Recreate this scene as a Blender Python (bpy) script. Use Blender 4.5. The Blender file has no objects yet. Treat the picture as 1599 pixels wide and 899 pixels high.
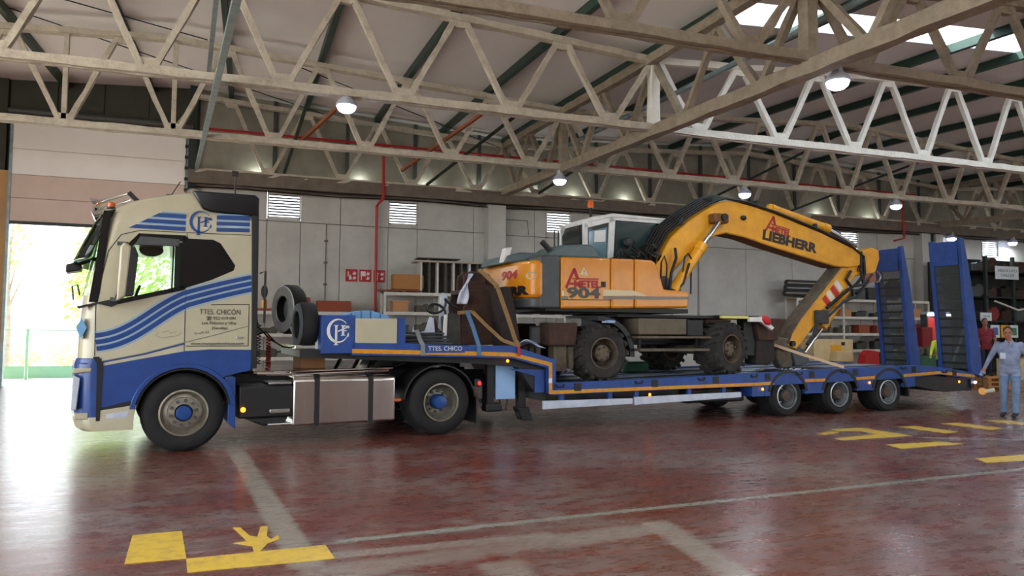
import bpy, math, random
from math import pi, sin, cos, sqrt, atan2, radians
from mathutils import Vector, Matrix
random.seed(7)
SC = bpy.context.scene
COL = SC.collection

# ------------------------------------------------------------------ camera, world, sun, exposure
CAM_H, YAW, PITCH, ROLL, FPX = 1.657, .3467, .0580, .0065, 1147.72
F = Vector((sin(YAW)*cos(PITCH), cos(YAW)*cos(PITCH), sin(PITCH)))
R0 = Vector((cos(YAW), -sin(YAW), 0)); U0 = R0.cross(F)
R = R0*cos(ROLL) + U0*sin(ROLL); U = U0*cos(ROLL) - R0*sin(ROLL)
cd = bpy.data.cameras.new('camera'); cam = bpy.data.objects.new('camera', cd); COL.objects.link(cam)
cd.sensor_width = 36; cd.lens = FPX*36/1599; cd.clip_start = .05; cd.clip_end = 500
m = Matrix((R, U, -F)).transposed().to_4x4(); m.translation = (0, 0, CAM_H); cam.matrix_world = m
SC.camera = cam

w = bpy.data.worlds.new('sky'); SC.world = w; w.use_nodes = True
bg = w.node_tree.nodes['Background']; bg.inputs['Color'].default_value = (.86, .93, 1, 1); bg.inputs['Strength'].default_value = 7.0
sd = bpy.data.lights.new('sun', 'SUN'); sd.energy = 28; sd.angle = .02; sd.color = (1, .97, .92)
sun = bpy.data.objects.new('sun', sd); COL.objects.link(sun); sun.rotation_euler = (radians(-24), radians(-30), 0)
SC.view_settings.view_transform = 'Standard'; SC.view_settings.look = 'None'
SC.view_settings.exposure = -0.15; SC.view_settings.gamma = 1; SC.view_settings.use_curve_mapping = False
LAMP_W = 75
SKY_STRIPS = [(11.2, 12.3), (-.6, .5), (-9, -7.9)]
SC.cycles.max_bounces = 8; SC.cycles.diffuse_bounces = 4; SC.cycles.glossy_bounces = 4
SC.cycles.transparent_max_bounces = 12; SC.cycles.sample_clamp_indirect = 6; SC.cycles.caustics_reflective = False; SC.cycles.caustics_refractive = False

# ------------------------------------------------------------------ materials
def lin(c):
    f = lambda v: v/12.92 if v <= .04045 else ((v+.055)/1.055)**2.4
    return tuple(f(v/255) for v in c)
MATS = {}
def mat(name, rgb, rough=.6, metal=0, rgb2=None, scale=6, amt=.6, bump=0, bscale=40, emit=0, alpha=1, coat=0, stretch=None, spec=.5):
    """rgb sRGB 0-255; rgb2 = blotch colour mixed in by noise"""
    if name in MATS: return MATS[name]
    mt = bpy.data.materials.new(name); mt.use_nodes = True; nt = mt.node_tree; N = nt.nodes; L = nt.links
    b = N['Principled BSDF']; c1 = lin(rgb)
    b.inputs['Base Color'].default_value = (*c1, 1); b.inputs['Roughness'].default_value = rough; b.inputs['Metallic'].default_value = metal
    b.inputs['Specular IOR Level'].default_value = spec
    if coat: b.inputs['Coat Weight'].default_value = coat; b.inputs['Coat Roughness'].default_value = .08
    tc = N.new('ShaderNodeTexCoord'); src = tc.outputs['Object']
    if stretch:
        mp = N.new('ShaderNodeMapping'); mp.inputs['Scale'].default_value = stretch; L.new(src, mp.inputs['Vector']); src = mp.outputs['Vector']
    if rgb2:
        n = N.new('ShaderNodeTexNoise'); n.inputs['Scale'].default_value = scale; n.inputs['Detail'].default_value = 6; n.inputs['Roughness'].default_value = .65
        L.new(src, n.inputs['Vector'])
        r = N.new('ShaderNodeValToRGB'); r.color_ramp.elements[0].position = .5-.25*amt; r.color_ramp.elements[1].position = .5+.25
        r.color_ramp.elements[0].color = (*c1, 1); r.color_ramp.elements[1].color = (*lin(rgb2), 1)
        L.new(n.outputs['Fac'], r.inputs['Fac']); L.new(r.outputs['Color'], b.inputs['Base Color'])
    if bump:
        n2 = N.new('ShaderNodeTexNoise'); n2.inputs['Scale'].default_value = bscale; n2.inputs['Detail'].default_value = 4
        L.new(src, n2.inputs['Vector']); bp = N.new('ShaderNodeBump'); bp.inputs['Strength'].default_value = bump; bp.inputs['Distance'].default_value = .02
        L.new(n2.outputs['Fac'], bp.inputs['Height']); L.new(bp.outputs['Normal'], b.inputs['Normal'])
    if emit:
        b.inputs['Emission Color'].default_value = (*c1, 1); b.inputs['Emission Strength'].default_value = emit
    MATS[name] = mt
    return mt
def glass_mat(name, tint, tr=.8, rough=.03):
    """thin pane: mostly straight through, with a gloss"""
    if name in MATS: return MATS[name]
    mt = bpy.data.materials.new(name); mt.use_nodes = True; nt = mt.node_tree; N = nt.nodes; L = nt.links
    out = N['Material Output']; N.remove(N['Principled BSDF'])
    t = N.new('ShaderNodeBsdfTransparent'); t.inputs['Color'].default_value = (*[v*tr for v in tint], 1)
    g = N.new('ShaderNodeBsdfGlossy'); g.inputs['Roughness'].default_value = rough
    fr = N.new('ShaderNodeFresnel'); fr.inputs['IOR'].default_value = 1.5
    ge = N.new('ShaderNodeNewGeometry'); k1 = N.new('ShaderNodeMath'); k1.operation = 'SUBTRACT'; k1.inputs[0].default_value = 1; L.new(ge.outputs['Backfacing'], k1.inputs[1])
    k2 = N.new('ShaderNodeMath'); k2.operation = 'MULTIPLY'; L.new(fr.outputs[0], k2.inputs[0]); L.new(k1.outputs[0], k2.inputs[1])
    mx = N.new('ShaderNodeMixShader'); L.new(k2.outputs[0], mx.inputs[0]); L.new(t.outputs[0], mx.inputs[1]); L.new(g.outputs[0], mx.inputs[2])
    L.new(mx.outputs[0], out.inputs[0]); MATS[name] = mt
    return mt

CREAM = mat('cream paint', (182, 176, 148), .35, rgb2=(172, 166, 140), scale=3, coat=.4)
BLUE = mat('blue paint', (24, 66, 134), .4, rgb2=(18, 52, 116), scale=4, coat=.25)
TBLUE = mat('trailer blue paint', (32, 72, 144), .5, rgb2=(22, 50, 106), scale=5, bump=.1)
STRIPE = mat('dark blue vinyl', (16, 62, 126), .4)
LSTRIPE = mat('light blue vinyl', (110, 165, 205), .4)
BLACK = mat('black plastic', (12, 12, 13), .5, rgb2=(20, 20, 21), scale=9)
SATIN = mat('glossy black panel', (5, 5, 6), .15, coat=.1)
RUBBER = mat('tyre rubber', (15, 15, 16), .8, rgb2=(25, 24, 23), scale=9, bump=.2)
DUSTY = mat('dusty tyre rubber', (28, 27, 25), .9, rgb2=(58, 54, 49), scale=7, bump=.4)
CHASSIS = mat('chassis black', (14, 14, 15), .55, rgb2=(30, 28, 27), scale=12)
STEEL = mat('brushed steel', (185, 185, 182), .28, 1)
POLISH = mat('polished aluminium', (215, 212, 206), .16, 1, rgb2=(190, 184, 176), scale=3, stretch=(1, 1, .2))
CHROME = mat('chrome', (225, 225, 225), .08, 1)
RIMSTEEL = mat('grey wheel steel', (150, 142, 126), .4, .5, rgb2=(110, 104, 94), scale=14)
RIMDARK = mat('brown dusty wheel steel', (70, 58, 48), .7, .2, rgb2=(96, 84, 70), scale=10)
RIMWHITE = mat('silver wheel rim', (180, 186, 190), .35, .6, rgb2=(96, 90, 84), scale=6)
ORANGE = mat('excavator orange yellow', (212, 136, 16), .42, rgb2=(192, 118, 12), scale=3, bump=.05, coat=.2)
YELLOW = mat('boom yellow', (232, 166, 24), .45, rgb2=(206, 140, 20), scale=4, bump=.06, coat=.2)
BROWNP = mat('shadow brown paint', (120, 76, 30), .7, rgb2=(86, 58, 34), scale=6)  # brown shadow tone, made for the boom's underside plate
DGREY = mat('dark grey panel', (70, 74, 74), .5, rgb2=(60, 62, 62), scale=6)
HOODG = mat('blue grey hood', (88, 104, 106), .45, rgb2=(70, 84, 86), scale=5)
WHITEP = mat('white paint', (222, 222, 218), .4, rgb2=(196, 196, 190), scale=5)
RUST = mat('rusty steel', (48, 32, 25), .85, rgb2=(82, 54, 40), scale=7, bump=.4, bscale=25)
DRUST = mat('dark rusty steel', (26, 21, 19), .8, rgb2=(50, 36, 29), scale=6, bump=.3, bscale=25)
MUDDY = mat('muddy steel', (110, 98, 80), .9, rgb2=(70, 62, 54), scale=6, bump=.4, bscale=20)
YSTRIP = mat('amber reflective strip', (214, 148, 20), .45, rgb2=(180, 118, 16), scale=12)
RED = mat('red paint', (190, 28, 34), .5, rgb2=(160, 24, 28), scale=8)
MAROON = mat('maroon lettering', (158, 28, 36), .5)
LBLACK = mat('black lettering', (26, 22, 20), .5)
LGREY = mat('grey lettering', (74, 72, 66), .5)
GREYST = mat('grey stripe vinyl', (120, 116, 104), .5)
PALEST = mat('pale stripe vinyl', (206, 190, 150), .5)
FIREP = mat('sprayed fireproofing', (206, 200, 184), .95, rgb2=(168, 160, 144), scale=5, bump=1, bscale=18)
FIRELIT = mat('skylit sprayed fireproofing', (244, 244, 238), .95, rgb2=(226, 224, 214), scale=5, bump=1, bscale=18)  # whitened copy of the fireproofing, stands for light from the skylight
FIRED = mat('darker sprayed fireproofing', (160, 148, 130), .95, rgb2=(126, 116, 100), scale=5, bump=1, bscale=18)  # darker tone for the nearest truss and the girders
PURLIN = mat('dark green purlin steel', (34, 66, 54), .5, rgb2=(26, 46, 40), scale=6)
TEAL = mat('galvanised brace steel', (140, 156, 158), .45, .3, rgb2=(104, 124, 128), scale=5)
OXIDE = mat('oxide primer brace', (158, 96, 62), .7, rgb2=(130, 78, 50), scale=6)
DARKGREEN = mat('dark green steel', (30, 44, 40), .6)
ROOFP = mat('roof panel lining', (250, 250, 250), .8, rgb2=(240, 240, 240), scale=.6, stretch=(1, .3, 1))
CONC = mat('grey wall panel', (196, 194, 186), .85, rgb2=(174, 172, 164), scale=1.2, bump=.15, bscale=60)
CLAD = mat('olive grey cladding sheet', (156, 154, 140), .5, rgb2=(130, 128, 116), scale=1.4)
DCLAD = mat('shade-dark olive cladding', (70, 72, 62), .8, rgb2=(56, 58, 50), scale=2)  # darker copy of the cladding, paints the shade above the door
LEDGE = mat('brown grey ledge beam', (120, 108, 96), .8, rgb2=(92, 84, 76), scale=3, bump=.4, bscale=20)
PINKP = mat('pinkish door section', (222, 200, 186), .7, rgb2=(212, 190, 176), scale=1)
DOORW = mat('light-whitened door section', (252, 250, 246), .6, rgb2=(246, 242, 236), scale=1)  # upper sections whitened to stand for the brighter light on them
JAMB = mat('ochre door jamb', (206, 160, 96), .7, rgb2=(180, 140, 110), scale=1)
RACKW = mat('cream rack steel', (208, 204, 190), .5, rgb2=(186, 182, 168), scale=6)
WOOD = mat('plain wood', (176, 122, 66), .75, rgb2=(150, 100, 54), scale=4, stretch=(1, 1, 8))
REDWOOD = mat('red brown wood', (148, 74, 44), .75, rgb2=(126, 60, 38), scale=4, stretch=(1, 1, 8))
CARD = mat('cardboard', (190, 136, 92), .85, rgb2=(172, 120, 80), scale=4)
DJUNK = mat('dark machine parts', (46, 44, 42), .7, rgb2=(74, 70, 64), scale=9, bump=.4)
OLIVEJ = mat('olive machine parts', (88, 84, 68), .7, rgb2=(60, 58, 50), scale=9, bump=.4)
TARP = mat('light blue tarpaulin', (120, 170, 214), .5, rgb2=(90, 144, 196), scale=7)
DTARP = mat('dark grey sheeting', (40, 44, 48), .6, rgb2=(62, 66, 70), scale=5, bump=.5, bscale=8)
STRAPB = mat('brown webbing', (138, 108, 66), .85, rgb2=(112, 86, 54), scale=20)
STRAPBL = mat('blue webbing', (74, 112, 150), .85)
STRAPG = mat('grey webbing', (120, 124, 124), .85)
YFLOOR = mat('yellow floor paint', (214, 180, 60), .4, rgb2=(166, 134, 74), scale=9, amt=.1)
DECK = mat('blue grey deck', (146, 168, 194), .4, rgb2=(96, 112, 138), scale=5, stretch=(.4, 3, 1))
CREAMB = mat('cream machine paint', (214, 190, 140), .6, rgb2=(196, 172, 124), scale=4)
GREENB = mat('green machine paint', (52, 104, 74), .6, rgb2=(40, 80, 60), scale=5)
WGREY = mat('white grey plate', (196, 202, 214), .5, rgb2=(160, 168, 184), scale=5)
AMBER = mat('lit amber lamp', (255, 120, 20), .3, emit=9)
REDL = mat('lit red lamp', (255, 24, 20), .3, emit=9)
WHITEL = mat('lit white lamp', (220, 220, 255), .3, emit=14)
LAMPM = mat('lit high bay lens', (214, 224, 255), .3, emit=22)
AMBERG = mat('amber beacon glass', (214, 96, 24), .25)
SIGNW = mat('white sign board', (206, 212, 212), .6)
SKIN = mat('skin', (152, 102, 82), .55)
HAIR = mat('dark hair', (34, 26, 22), .7)
SHIRT = mat('pale blue grey shirt', (140, 152, 178), .85, rgb2=(104, 112, 138), scale=5, bump=.3, bscale=14)
JEANS = mat('faded blue jeans', (116, 142, 172), .9, rgb2=(84, 108, 140), scale=7, bump=.3, bscale=14)
SHOE = mat('black shoe', (26, 26, 28), .5)
HIVIS = mat('yellow hi-vis cloth', (206, 226, 60), .8)
NAVY = mat('dark navy cloth', (30, 32, 44), .9)
MRED = mat('dark red cloth', (120, 40, 48), .9)
GLASS = glass_mat('cab glass', (.92, .98, .96), .97)
DGLASS = glass_mat('tinted glass', (.5, .66, .62), .45)
SKYGL = glass_mat('skylight sheet', (.95, .98, 1), .9, .3)

# ------------------------------------------------------------------ mesh helpers
class MB:
    def __init__(s): s.v = []; s.f = []
    def add(s, vs, fs):
        o = len(s.v); s.v += [tuple(v) for v in vs]; s.f += [tuple(i+o for i in f) for f in fs]; return s
    def box(s, x0, x1, y0, y1, z0, z1):
        v = [(x, y, z) for z in (z0, z1) for y in (y0, y1) for x in (x0, x1)]
        return s.add(v, [(0, 2, 3, 1), (4, 5, 7, 6), (0, 1, 5, 4), (2, 6, 7, 3), (0, 4, 6, 2), (1, 3, 7, 5)])
    def prism(s, poly, a, b, ax='y'):
        """polygon extruded along ax; poly is (x,z) for y, (x,y) for z, (y,z) for x"""
        P = {'y': lambda p, t: (p[0], t, p[1]), 'z': lambda p, t: (p[0], p[1], t), 'x': lambda p, t: (t, p[0], p[1])}[ax]
        n = len(poly); ar = sum(poly[i][0]*poly[(i+1) % n][1]-poly[(i+1) % n][0]*poly[i][1] for i in range(n))
        if (ar > 0) == (ax == 'y'): poly = poly[::-1]
        v = [P(p, a) for p in poly]+[P(p, b) for p in poly]
        f = [tuple(range(n))[::-1], tuple(range(n, 2*n))]+[(i, (i+1) % n, n+(i+1) % n, n+i) for i in range(n)]
        return s.add(v, f)
    def beam(s, p, q, w, h, up=(0, 0, 1), jit=0, seg=1):
        p = Vector(p); q = Vector(q); d = (q-p); d.normalize(); u = Vector(up); a = d.cross(u)
        if a.length < .01: a = d.cross(Vector((1, 0, 0)))
        a.normalize(); b = a.cross(d); vs = []; fs = []
        for i in range(seg+1):
            c = p.lerp(q, i/seg)
            for (i1, j1) in ((-1, -1), (1, -1), (1, 1), (-1, 1)):
                k = random.uniform(-jit, jit) if jit else 0; k2 = random.uniform(-jit, jit) if jit else 0
                vs.append(c+a*(i1*w/2+k)+b*(j1*h/2+k2))
        for i in range(seg):
            for j in range(4): fs.append((i*4+j, i*4+(j+1) % 4, i*4+4+(j+1) % 4, i*4+4+j))
        fs += [(3, 2, 1, 0), tuple(seg*4+j for j in range(4))]
        return s.add(vs, fs)
    def cyl(s, p, q, r, n=16, r2=None): return s.tube([p, q], r, n, r2)
    def tube(s, pts, r, n=8, r2=None):
        pts = [Vector(p) for p in pts]; vs = []; fs = []; k = len(pts); a = None
        for i, p in enumerate(pts):
            d = (pts[min(i+1, k-1)]-pts[max(i-1, 0)]); d.normalize()
            if a is None:
                a = d.cross(Vector((0, 0, 1)))
                if a.length < .05: a = d.cross(Vector((1, 0, 0)))
            a = a-d*a.dot(d); a.normalize(); b = d.cross(a)
            rr = r if r2 is None else r+(r2-r)*i/(k-1)
            for j in range(n): t = 2*pi*j/n; vs.append(p+a*rr*cos(t)+b*rr*sin(t))
        for i in range(k-1):
            for j in range(n): fs.append((i*n+j, i*n+(j+1) % n, i*n+n+(j+1) % n, i*n+n+j))
        fs += [tuple(range(n))[::-1], tuple((k-1)*n+j for j in range(n))]
        return s.add(vs, fs)
    def lathe(s, c, prof, n=32, ax='y', close=False):
        """prof list of (r, h) about axis ax through c"""
        c = Vector(c); vs = []; fs = []; k = len(prof)
        for (r, h) in prof:
            for j in range(n):
                t = 2*pi*j/n; x, y = r*cos(t), r*sin(t)
                vs.append(c+Vector({'y': (x, h, y), 'z': (x, y, h), 'x': (h, x, y)}[ax]))
        fl = ax == 'y'
        for i in range(k if close else k-1):
            i2 = (i+1) % k
            for j in range(n):
                q = (i*n+j, i*n+(j+1) % n, i2*n+(j+1) % n, i2*n+j); fs.append(q[::-1] if fl else q)
        if not close: fs += [tuple(range(n)), tuple((k-1)*n+j for j in range(n))]
        return s.add(vs, fs)
    def ell(s, c, rx, ry, rz, nu=16, nv=10, rot=None):
        c = Vector(c); vs = []; fs = []
        for i in range(1, nv):
            t = pi*i/nv
            for j in range(nu):
                a = 2*pi*j/nu; v = Vector((rx*sin(t)*cos(a), ry*sin(t)*sin(a), rz*cos(t))); vs.append(c+(rot @ v if rot else v))
        top = len(vs); e = Vector((0, 0, rz)); e = rot @ e if rot else e; vs += [c+e, c-e]
        for i in range(nv-2):
            for j in range(nu): fs.append((i*nu+j, i*nu+nu+j, i*nu+nu+(j+1) % nu, i*nu+(j+1) % nu))
        for j in range(nu):
            fs.append((top, j, (j+1) % nu)); fs.append((top+1, (nv-2)*nu+(j+1) % nu, (nv-2)*nu+j))
        return s.add(vs, fs)
    def loft(s, rings):
        n = len(rings[0]); vs = [v for r in rings for v in r]; fs = []
        for i in range(len(rings)-1):
            for j in range(n): fs.append((i*n+j, i*n+(j+1) % n, i*n+n+(j+1) % n, i*n+n+j))
        fs += [tuple(range(n))[::-1], tuple((len(rings)-1)*n+j for j in range(n))]
        return s.add(vs, fs)
    def grid(s, fn, nu, nv):
        vs = [fn(i/nu, j/nv) for i in range(nu+1) for j in range(nv+1)]
        return s.add(vs, [(i*(nv+1)+j, (i+1)*(nv+1)+j, (i+1)*(nv+1)+j+1, i*(nv+1)+j+1) for i in range(nu) for j in range(nv)])
    def build(s, name, material, parent=None, smooth=35, bevel=0, seg=2, kind=None):
        me = bpy.data.meshes.new(name); me.from_pydata(s.v, [], s.f); me.materials.append(material)
        if smooth:
            me.shade_smooth(); me.set_sharp_from_angle(angle=radians(smooth))
        o = bpy.data.objects.new(name, me); COL.objects.link(o)
        if parent: o.parent = parent
        if bevel:
            b = o.modifiers.new('bevel', 'BEVEL'); b.width = bevel; b.segments = seg; b.limit_method = 'ANGLE'; b.angle_limit = radians(30)
        if kind: o['kind'] = kind
        return o
def tag(o, label, cat, group=None):
    o['label'] = label; o['category'] = cat
    if group: o['group'] = group
    return o
def empty(name, loc=(0, 0, 0), rz=0):
    o = bpy.data.objects.new(name, None); COL.objects.link(o); o.location = loc; o.rotation_euler = (0, 0, rz); return o
def thing(name, label, cat, loc=(0, 0, 0), rz=0, group=None): return tag(empty(name, loc, rz), label, cat, group)
def struct(o): o['kind'] = 'structure'; return o
def place(o, loc, rz=0): o.location = loc; o.rotation_euler = (0, 0, rz); return o
def copy_tree(o, parent=None):
    c = o.copy(); COL.objects.link(c)
    if parent: c.parent = parent
    for ch in [x for x in COL.objects if x.parent == o]: copy_tree(ch, c)
    return c
def text_mesh(s, size, bold=0, ext=.002, wid=None, shear=0):
    cu = bpy.data.curves.new('lettering', 'FONT'); cu.body = s; cu.size = size; cu.extrude = ext; cu.offset = bold; cu.shear = shear; cu.align_x = 'CENTER'; cu.align_y = 'CENTER'; cu.resolution_u = 3
    o = bpy.data.objects.new('lettering', cu); COL.objects.link(o); dg = bpy.context.evaluated_depsgraph_get()
    me = bpy.data.meshes.new_from_object(o.evaluated_get(dg)); bpy.data.objects.remove(o); bpy.data.curves.remove(cu)
    xs = [v.co.x for v in me.vertices]
    if wid and xs:
        k = wid/(max(xs)-min(xs)); mid = (max(xs)+min(xs))/2
        for v in me.vertices: v.co.x = (v.co.x-mid)*k
    return me
def lettering(s, size, material, parent, at, bold=0, wid=None, rot=(pi/2, 0, 0), shear=0, fn=None, name='lettering', ext=.002):
    me = text_mesh(s, size, bold, ext, wid, shear)
    if fn:
        for v in me.vertices: v.co = fn(*v.co)
    me.materials.clear(); me.materials.append(material); o = bpy.data.objects.new(name, me); COL.objects.link(o)
    if parent: o.parent = parent
    if not fn: o.location = at; o.rotation_euler = rot
    return o
def ribbon(M, pts, wds, y0, y1):
    """flat stroke in the x-z plane, thickness y0..y1, widths per point"""
    n = len(pts); A = []; B = []
    for i in range(n):
        a = pts[max(i-1, 0)]; b = pts[min(i+1, n-1)]; dx, dz = b[0]-a[0], b[1]-a[1]; l = sqrt(dx*dx+dz*dz) or 1
        nx, nz = -dz/l, dx/l; w2 = wds[i]/2
        A.append((pts[i][0]+nx*w2, pts[i][1]+nz*w2)); B.append((pts[i][0]-nx*w2, pts[i][1]-nz*w2))
    for i in range(n-1): M.prism([A[i], A[i+1], B[i+1], B[i]], y0, y1)
def monogram(parent, mater, c, k, y):
    """interlaced letters C, P, H in a ring, about k metres high"""
    M = MB(); cx, cz = c
    arc = [(cx+.44*k*cos(t), cz+.5*k*sin(t)) for t in [radians(40+i*12) for i in range(26)]]
    ribbon(M, arc, [.03*k+.11*k*max(0, sin(pi*i/25))**2 for i in range(26)], y, y+.004)
    for (a, b, w_) in (((-.1, .22), (-.1, -.62), .10), ((.2, .22), (.2, -.2), .10), ((-.02, -.03), (.42, .17), .055), ((.2, .2), (.45, .2), .045), ((-.2, .23), (0, .23), .03), ((.1, .23), (.3, .23), .03), ((-.2, -.62), (0, -.62), .03), ((.1, -.2), (.3, -.2), .03), ((.2, .0), (.36, .0), .04), ((.45, .2), (.45, .1), .04), ((.43, -.1), (.43, -.26), .05)):
        ribbon(M, [(cx+a[0]*k, cz+a[1]*k), (cx+b[0]*k, cz+b[1]*k)], [w_*k, w_*k], y, y+.004)
    return M.build('monogram', mater, parent, smooth=0)
def apply_mods(o):
    dg = bpy.context.evaluated_depsgraph_get(); me = bpy.data.meshes.new_from_object(o.evaluated_get(dg)); old = o.data
    o.modifiers.clear(); o.data = me; bpy.data.meshes.remove(old); return o
def cut(o, cutters):
    for c in cutters:
        b = o.modifiers.new('cut', 'BOOLEAN'); b.operation = 'DIFFERENCE'; b.object = c; b.solver = 'EXACT'
    apply_mods(o)
    for c in cutters: bpy.data.objects.remove(c)
    o.data.shade_smooth(); o.data.set_sharp_from_angle(angle=radians(30))
    return o

# ------------------------------------------------------------------ floor
X0, X1, Y0, Y1 = -11.85, 48.9, -16.0, 24.2
def floor_material():
    mt = bpy.data.materials.new('worn red floor paint'); mt.use_nodes = True; nt = mt.node_tree; N = nt.nodes; L = nt.links
    b = N['Principled BSDF']; tc = N.new('ShaderNodeTexCoord'); P = tc.outputs['Object']
    def noise(sc, det=6, rough=.6, st=None):
        n = N.new('ShaderNodeTexNoise'); n.inputs['Scale'].default_value = sc; n.inputs['Detail'].default_value = det; n.inputs['Roughness'].default_value = rough
        if st:
            mp = N.new('ShaderNodeMapping'); mp.inputs['Scale'].default_value = st; L.new(P, mp.inputs['Vector']); L.new(mp.outputs[0], n.inputs['Vector'])
        else: L.new(P, n.inputs['Vector'])
        return n.outputs['Fac']
    def ma(op, a, b_=None, c=None):
        x = N.new('ShaderNodeMath'); x.operation = op
        for i, v in enumerate((a, b_, c)):
            if v is None: continue
            if isinstance(v, (int, float)): x.inputs[i].default_value = v
            else: L.new(v, x.inputs[i])
        return x.outputs[0]
    def sstep(v, lo, hi):
        r = N.new('ShaderNodeMapRange'); r.interpolation_type = 'SMOOTHSTEP'; r.inputs['From Min'].default_value = lo; r.inputs['From Max'].default_value = hi; L.new(v, r.inputs['Value']); return r.outputs[0]
    def mix(f, a, b_):
        x = N.new('ShaderNodeMix'); x.data_type = 'RGBA'
        L.new(f, x.inputs['Factor'])
        for s, v in ((6, a), (7, b_)):
            if isinstance(v, tuple): x.inputs[s].default_value = (*lin(v), 1)
            else: L.new(v, x.inputs[s])
        return x.outputs[2]
    sx = N.new('ShaderNodeSeparateXYZ'); L.new(P, sx.inputs[0]); X, Y = sx.outputs[0], sx.outputs[1]
    n5 = noise(.9, 3, .5, (.35, 1.6, 1)); n1 = noise(.55, 5); n2 = noise(3, 8, .7, (1, 2.2, 1)); n3 = noise(14, 6, .7, (.6, 2, 1)); n4 = noise(1.6, 6, .65, (.5, 2.5, 1))
    col = mix(sstep(n4, .35, .65), (108, 52, 42), (92, 62, 55))
    wear = ma('ADD', ma('MULTIPLY', n1, .6), ma('MULTIPLY', n2, .4))
    col = mix(ma('MULTIPLY', sstep(wear, .45, .60), .7), col, (126, 115, 108))
    col = mix(ma('MULTIPLY', sstep(n3, .56, .72), .45), col, (150, 132, 120))
    col = mix(ma('MULTIPLY', sstep(n3, .46, .32), .35), col, (66, 36, 32))
    col = mix(ma('MULTIPLY', sstep(n5, .52, .62), .55), col, (102, 44, 33))
    col = mix(ma('MULTIPLY', sstep(noise(5, 5, .75, (.25, 2.5, 1)), .58, .72), .5), col, (168, 156, 146))
    wob = ma('MULTIPLY', ma('SUBTRACT', n3, .5), .12); wob2 = ma('MULTIPLY', ma('SUBTRACT', n2, .5), .35)
    def band(along, off, slope, hw, lo, hi, soft, across, c, k=.85, w_=wob):
        """worn strip: across = off + slope*along, half width hw, along in lo..hi"""
        nonlocal col
        d = ma('ABSOLUTE', ma('SUBTRACT', ma('ADD', across, w_), ma('ADD', ma('MULTIPLY', along, slope), off)))
        f = sstep(d, hw+soft, hw-soft*.2)
        f = ma('MULTIPLY', f, ma('MULTIPLY', sstep(along, lo-.05, lo+.05), sstep(along, hi+.05, hi-.05)))
        col = mix(ma('MULTIPLY', f, k), col, c)
    G = (148, 142, 130); GG = (140, 148, 134)
    band(X, 5.93, .06, .035, .7, 14, .03, Y, GG, .8)
    band(Y, .98, -.098, .09, 5.4, 11.8, .06, X, G, .8)
    band(Y, 2.6, .14, .1, 3.2, 5.72, .08, X, G, .7)
    band(Y, 1.55, .04, .12, 3, 5.1, .1, X, G, .55, wob2)
    band(X, 5.62, 0, .06, .5, 2.4, .05, Y, G, .6)
    band(X, 5.2, .1, .1, .4, 3.4, .12, Y, G, .5, wob2)
    band(X, 14.2, -.52, .05, 10.2, 13.2, .05, Y, (160, 160, 158), .7)
    for x in (-8, 20, 32): band(Y, x, 0, .04, -15, 24, .03, X, G, .6)
    for y in (-2, 14.2, 20): band(X, y, 0, .04, -11, 48, .03, Y, G, .6)
    L.new(col, b.inputs['Base Color'])
    rg = ma('ADD', ma('MULTIPLY', n2, .22), ma('ADD', ma('MULTIPLY', n3, .14), .10)); L.new(rg, b.inputs['Roughness'])
    b.inputs['Specular IOR Level'].default_value = .42
    bp = N.new('ShaderNodeBump'); bp.inputs['Strength'].default_value = .03; bp.inputs['Distance'].default_value = .01
    L.new(noise(6, 4, .6, (1, 1.6, 1)), bp.inputs['Height']); L.new(bp.outputs[0], b.inputs['Normal'])
    return mt
fl = struct(MB().box(X0, X1, Y0, Y1+.25, -.3, 0).build('floor', floor_material(), smooth=0))
def mark(poly, name='yellow_marking'): return MB().prism(poly, .0005, .004, 'z').build(name, YFLOOR, fl, smooth=0)
mark([(-.76, 5.88), (-.81, 6.66), (-.45, 6.68), (-.36, 5.88)])
mark([(-.36, 5.87), (.62, 5.90), (.65, 5.54), (-.33, 5.54)])
sp = [(-.05, 6.18), (.05, 6.2), (.02, 6.34), (-.06, 6.66), (.0, 6.64), (.07, 6.36), (.13, 6.3), (.16, 6.62), (.22, 6.6), (.2, 6.3), (.23, 6.2), (.29, 6.3), (.29, 6.18), (.2, 6.08), (.14, 5.88), (.1, 5.88), (.09, 6.05), (.02, 6.12)]
mark(sp, 'yellow_splash')
mark([(9.5, 10.12), (10.15, 10.12), (10.2, 9.1), (8.69, 9.05), (8.75, 9.25), (9.75, 9.4), (9.85, 9.85), (9.45, 9.9)])
mark([(8.85, 9.75), (9.3, 9.9), (9.33, 9.75), (8.9, 9.6)])
mark([(10.92, 10.05), (11.33, 10.03), (11.36, 9.22), (11.0, 9.16)])
mark([(12.1, 10.17), (12.49, 10.15), (12.55, 9.3), (12.16, 9.23)])
mark([(13.3, 10.25), (13.75, 10.22), (13.75, 9.4), (13.4, 9.4)])
mark([(9.0, 8.5), (10.05, 8.47), (10.2, 8.2), (8.9, 8.13)])
mark([(9.17, 7.2), (10.4, 7.22), (10.4, 6.85), (9.0, 6.92)])

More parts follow.
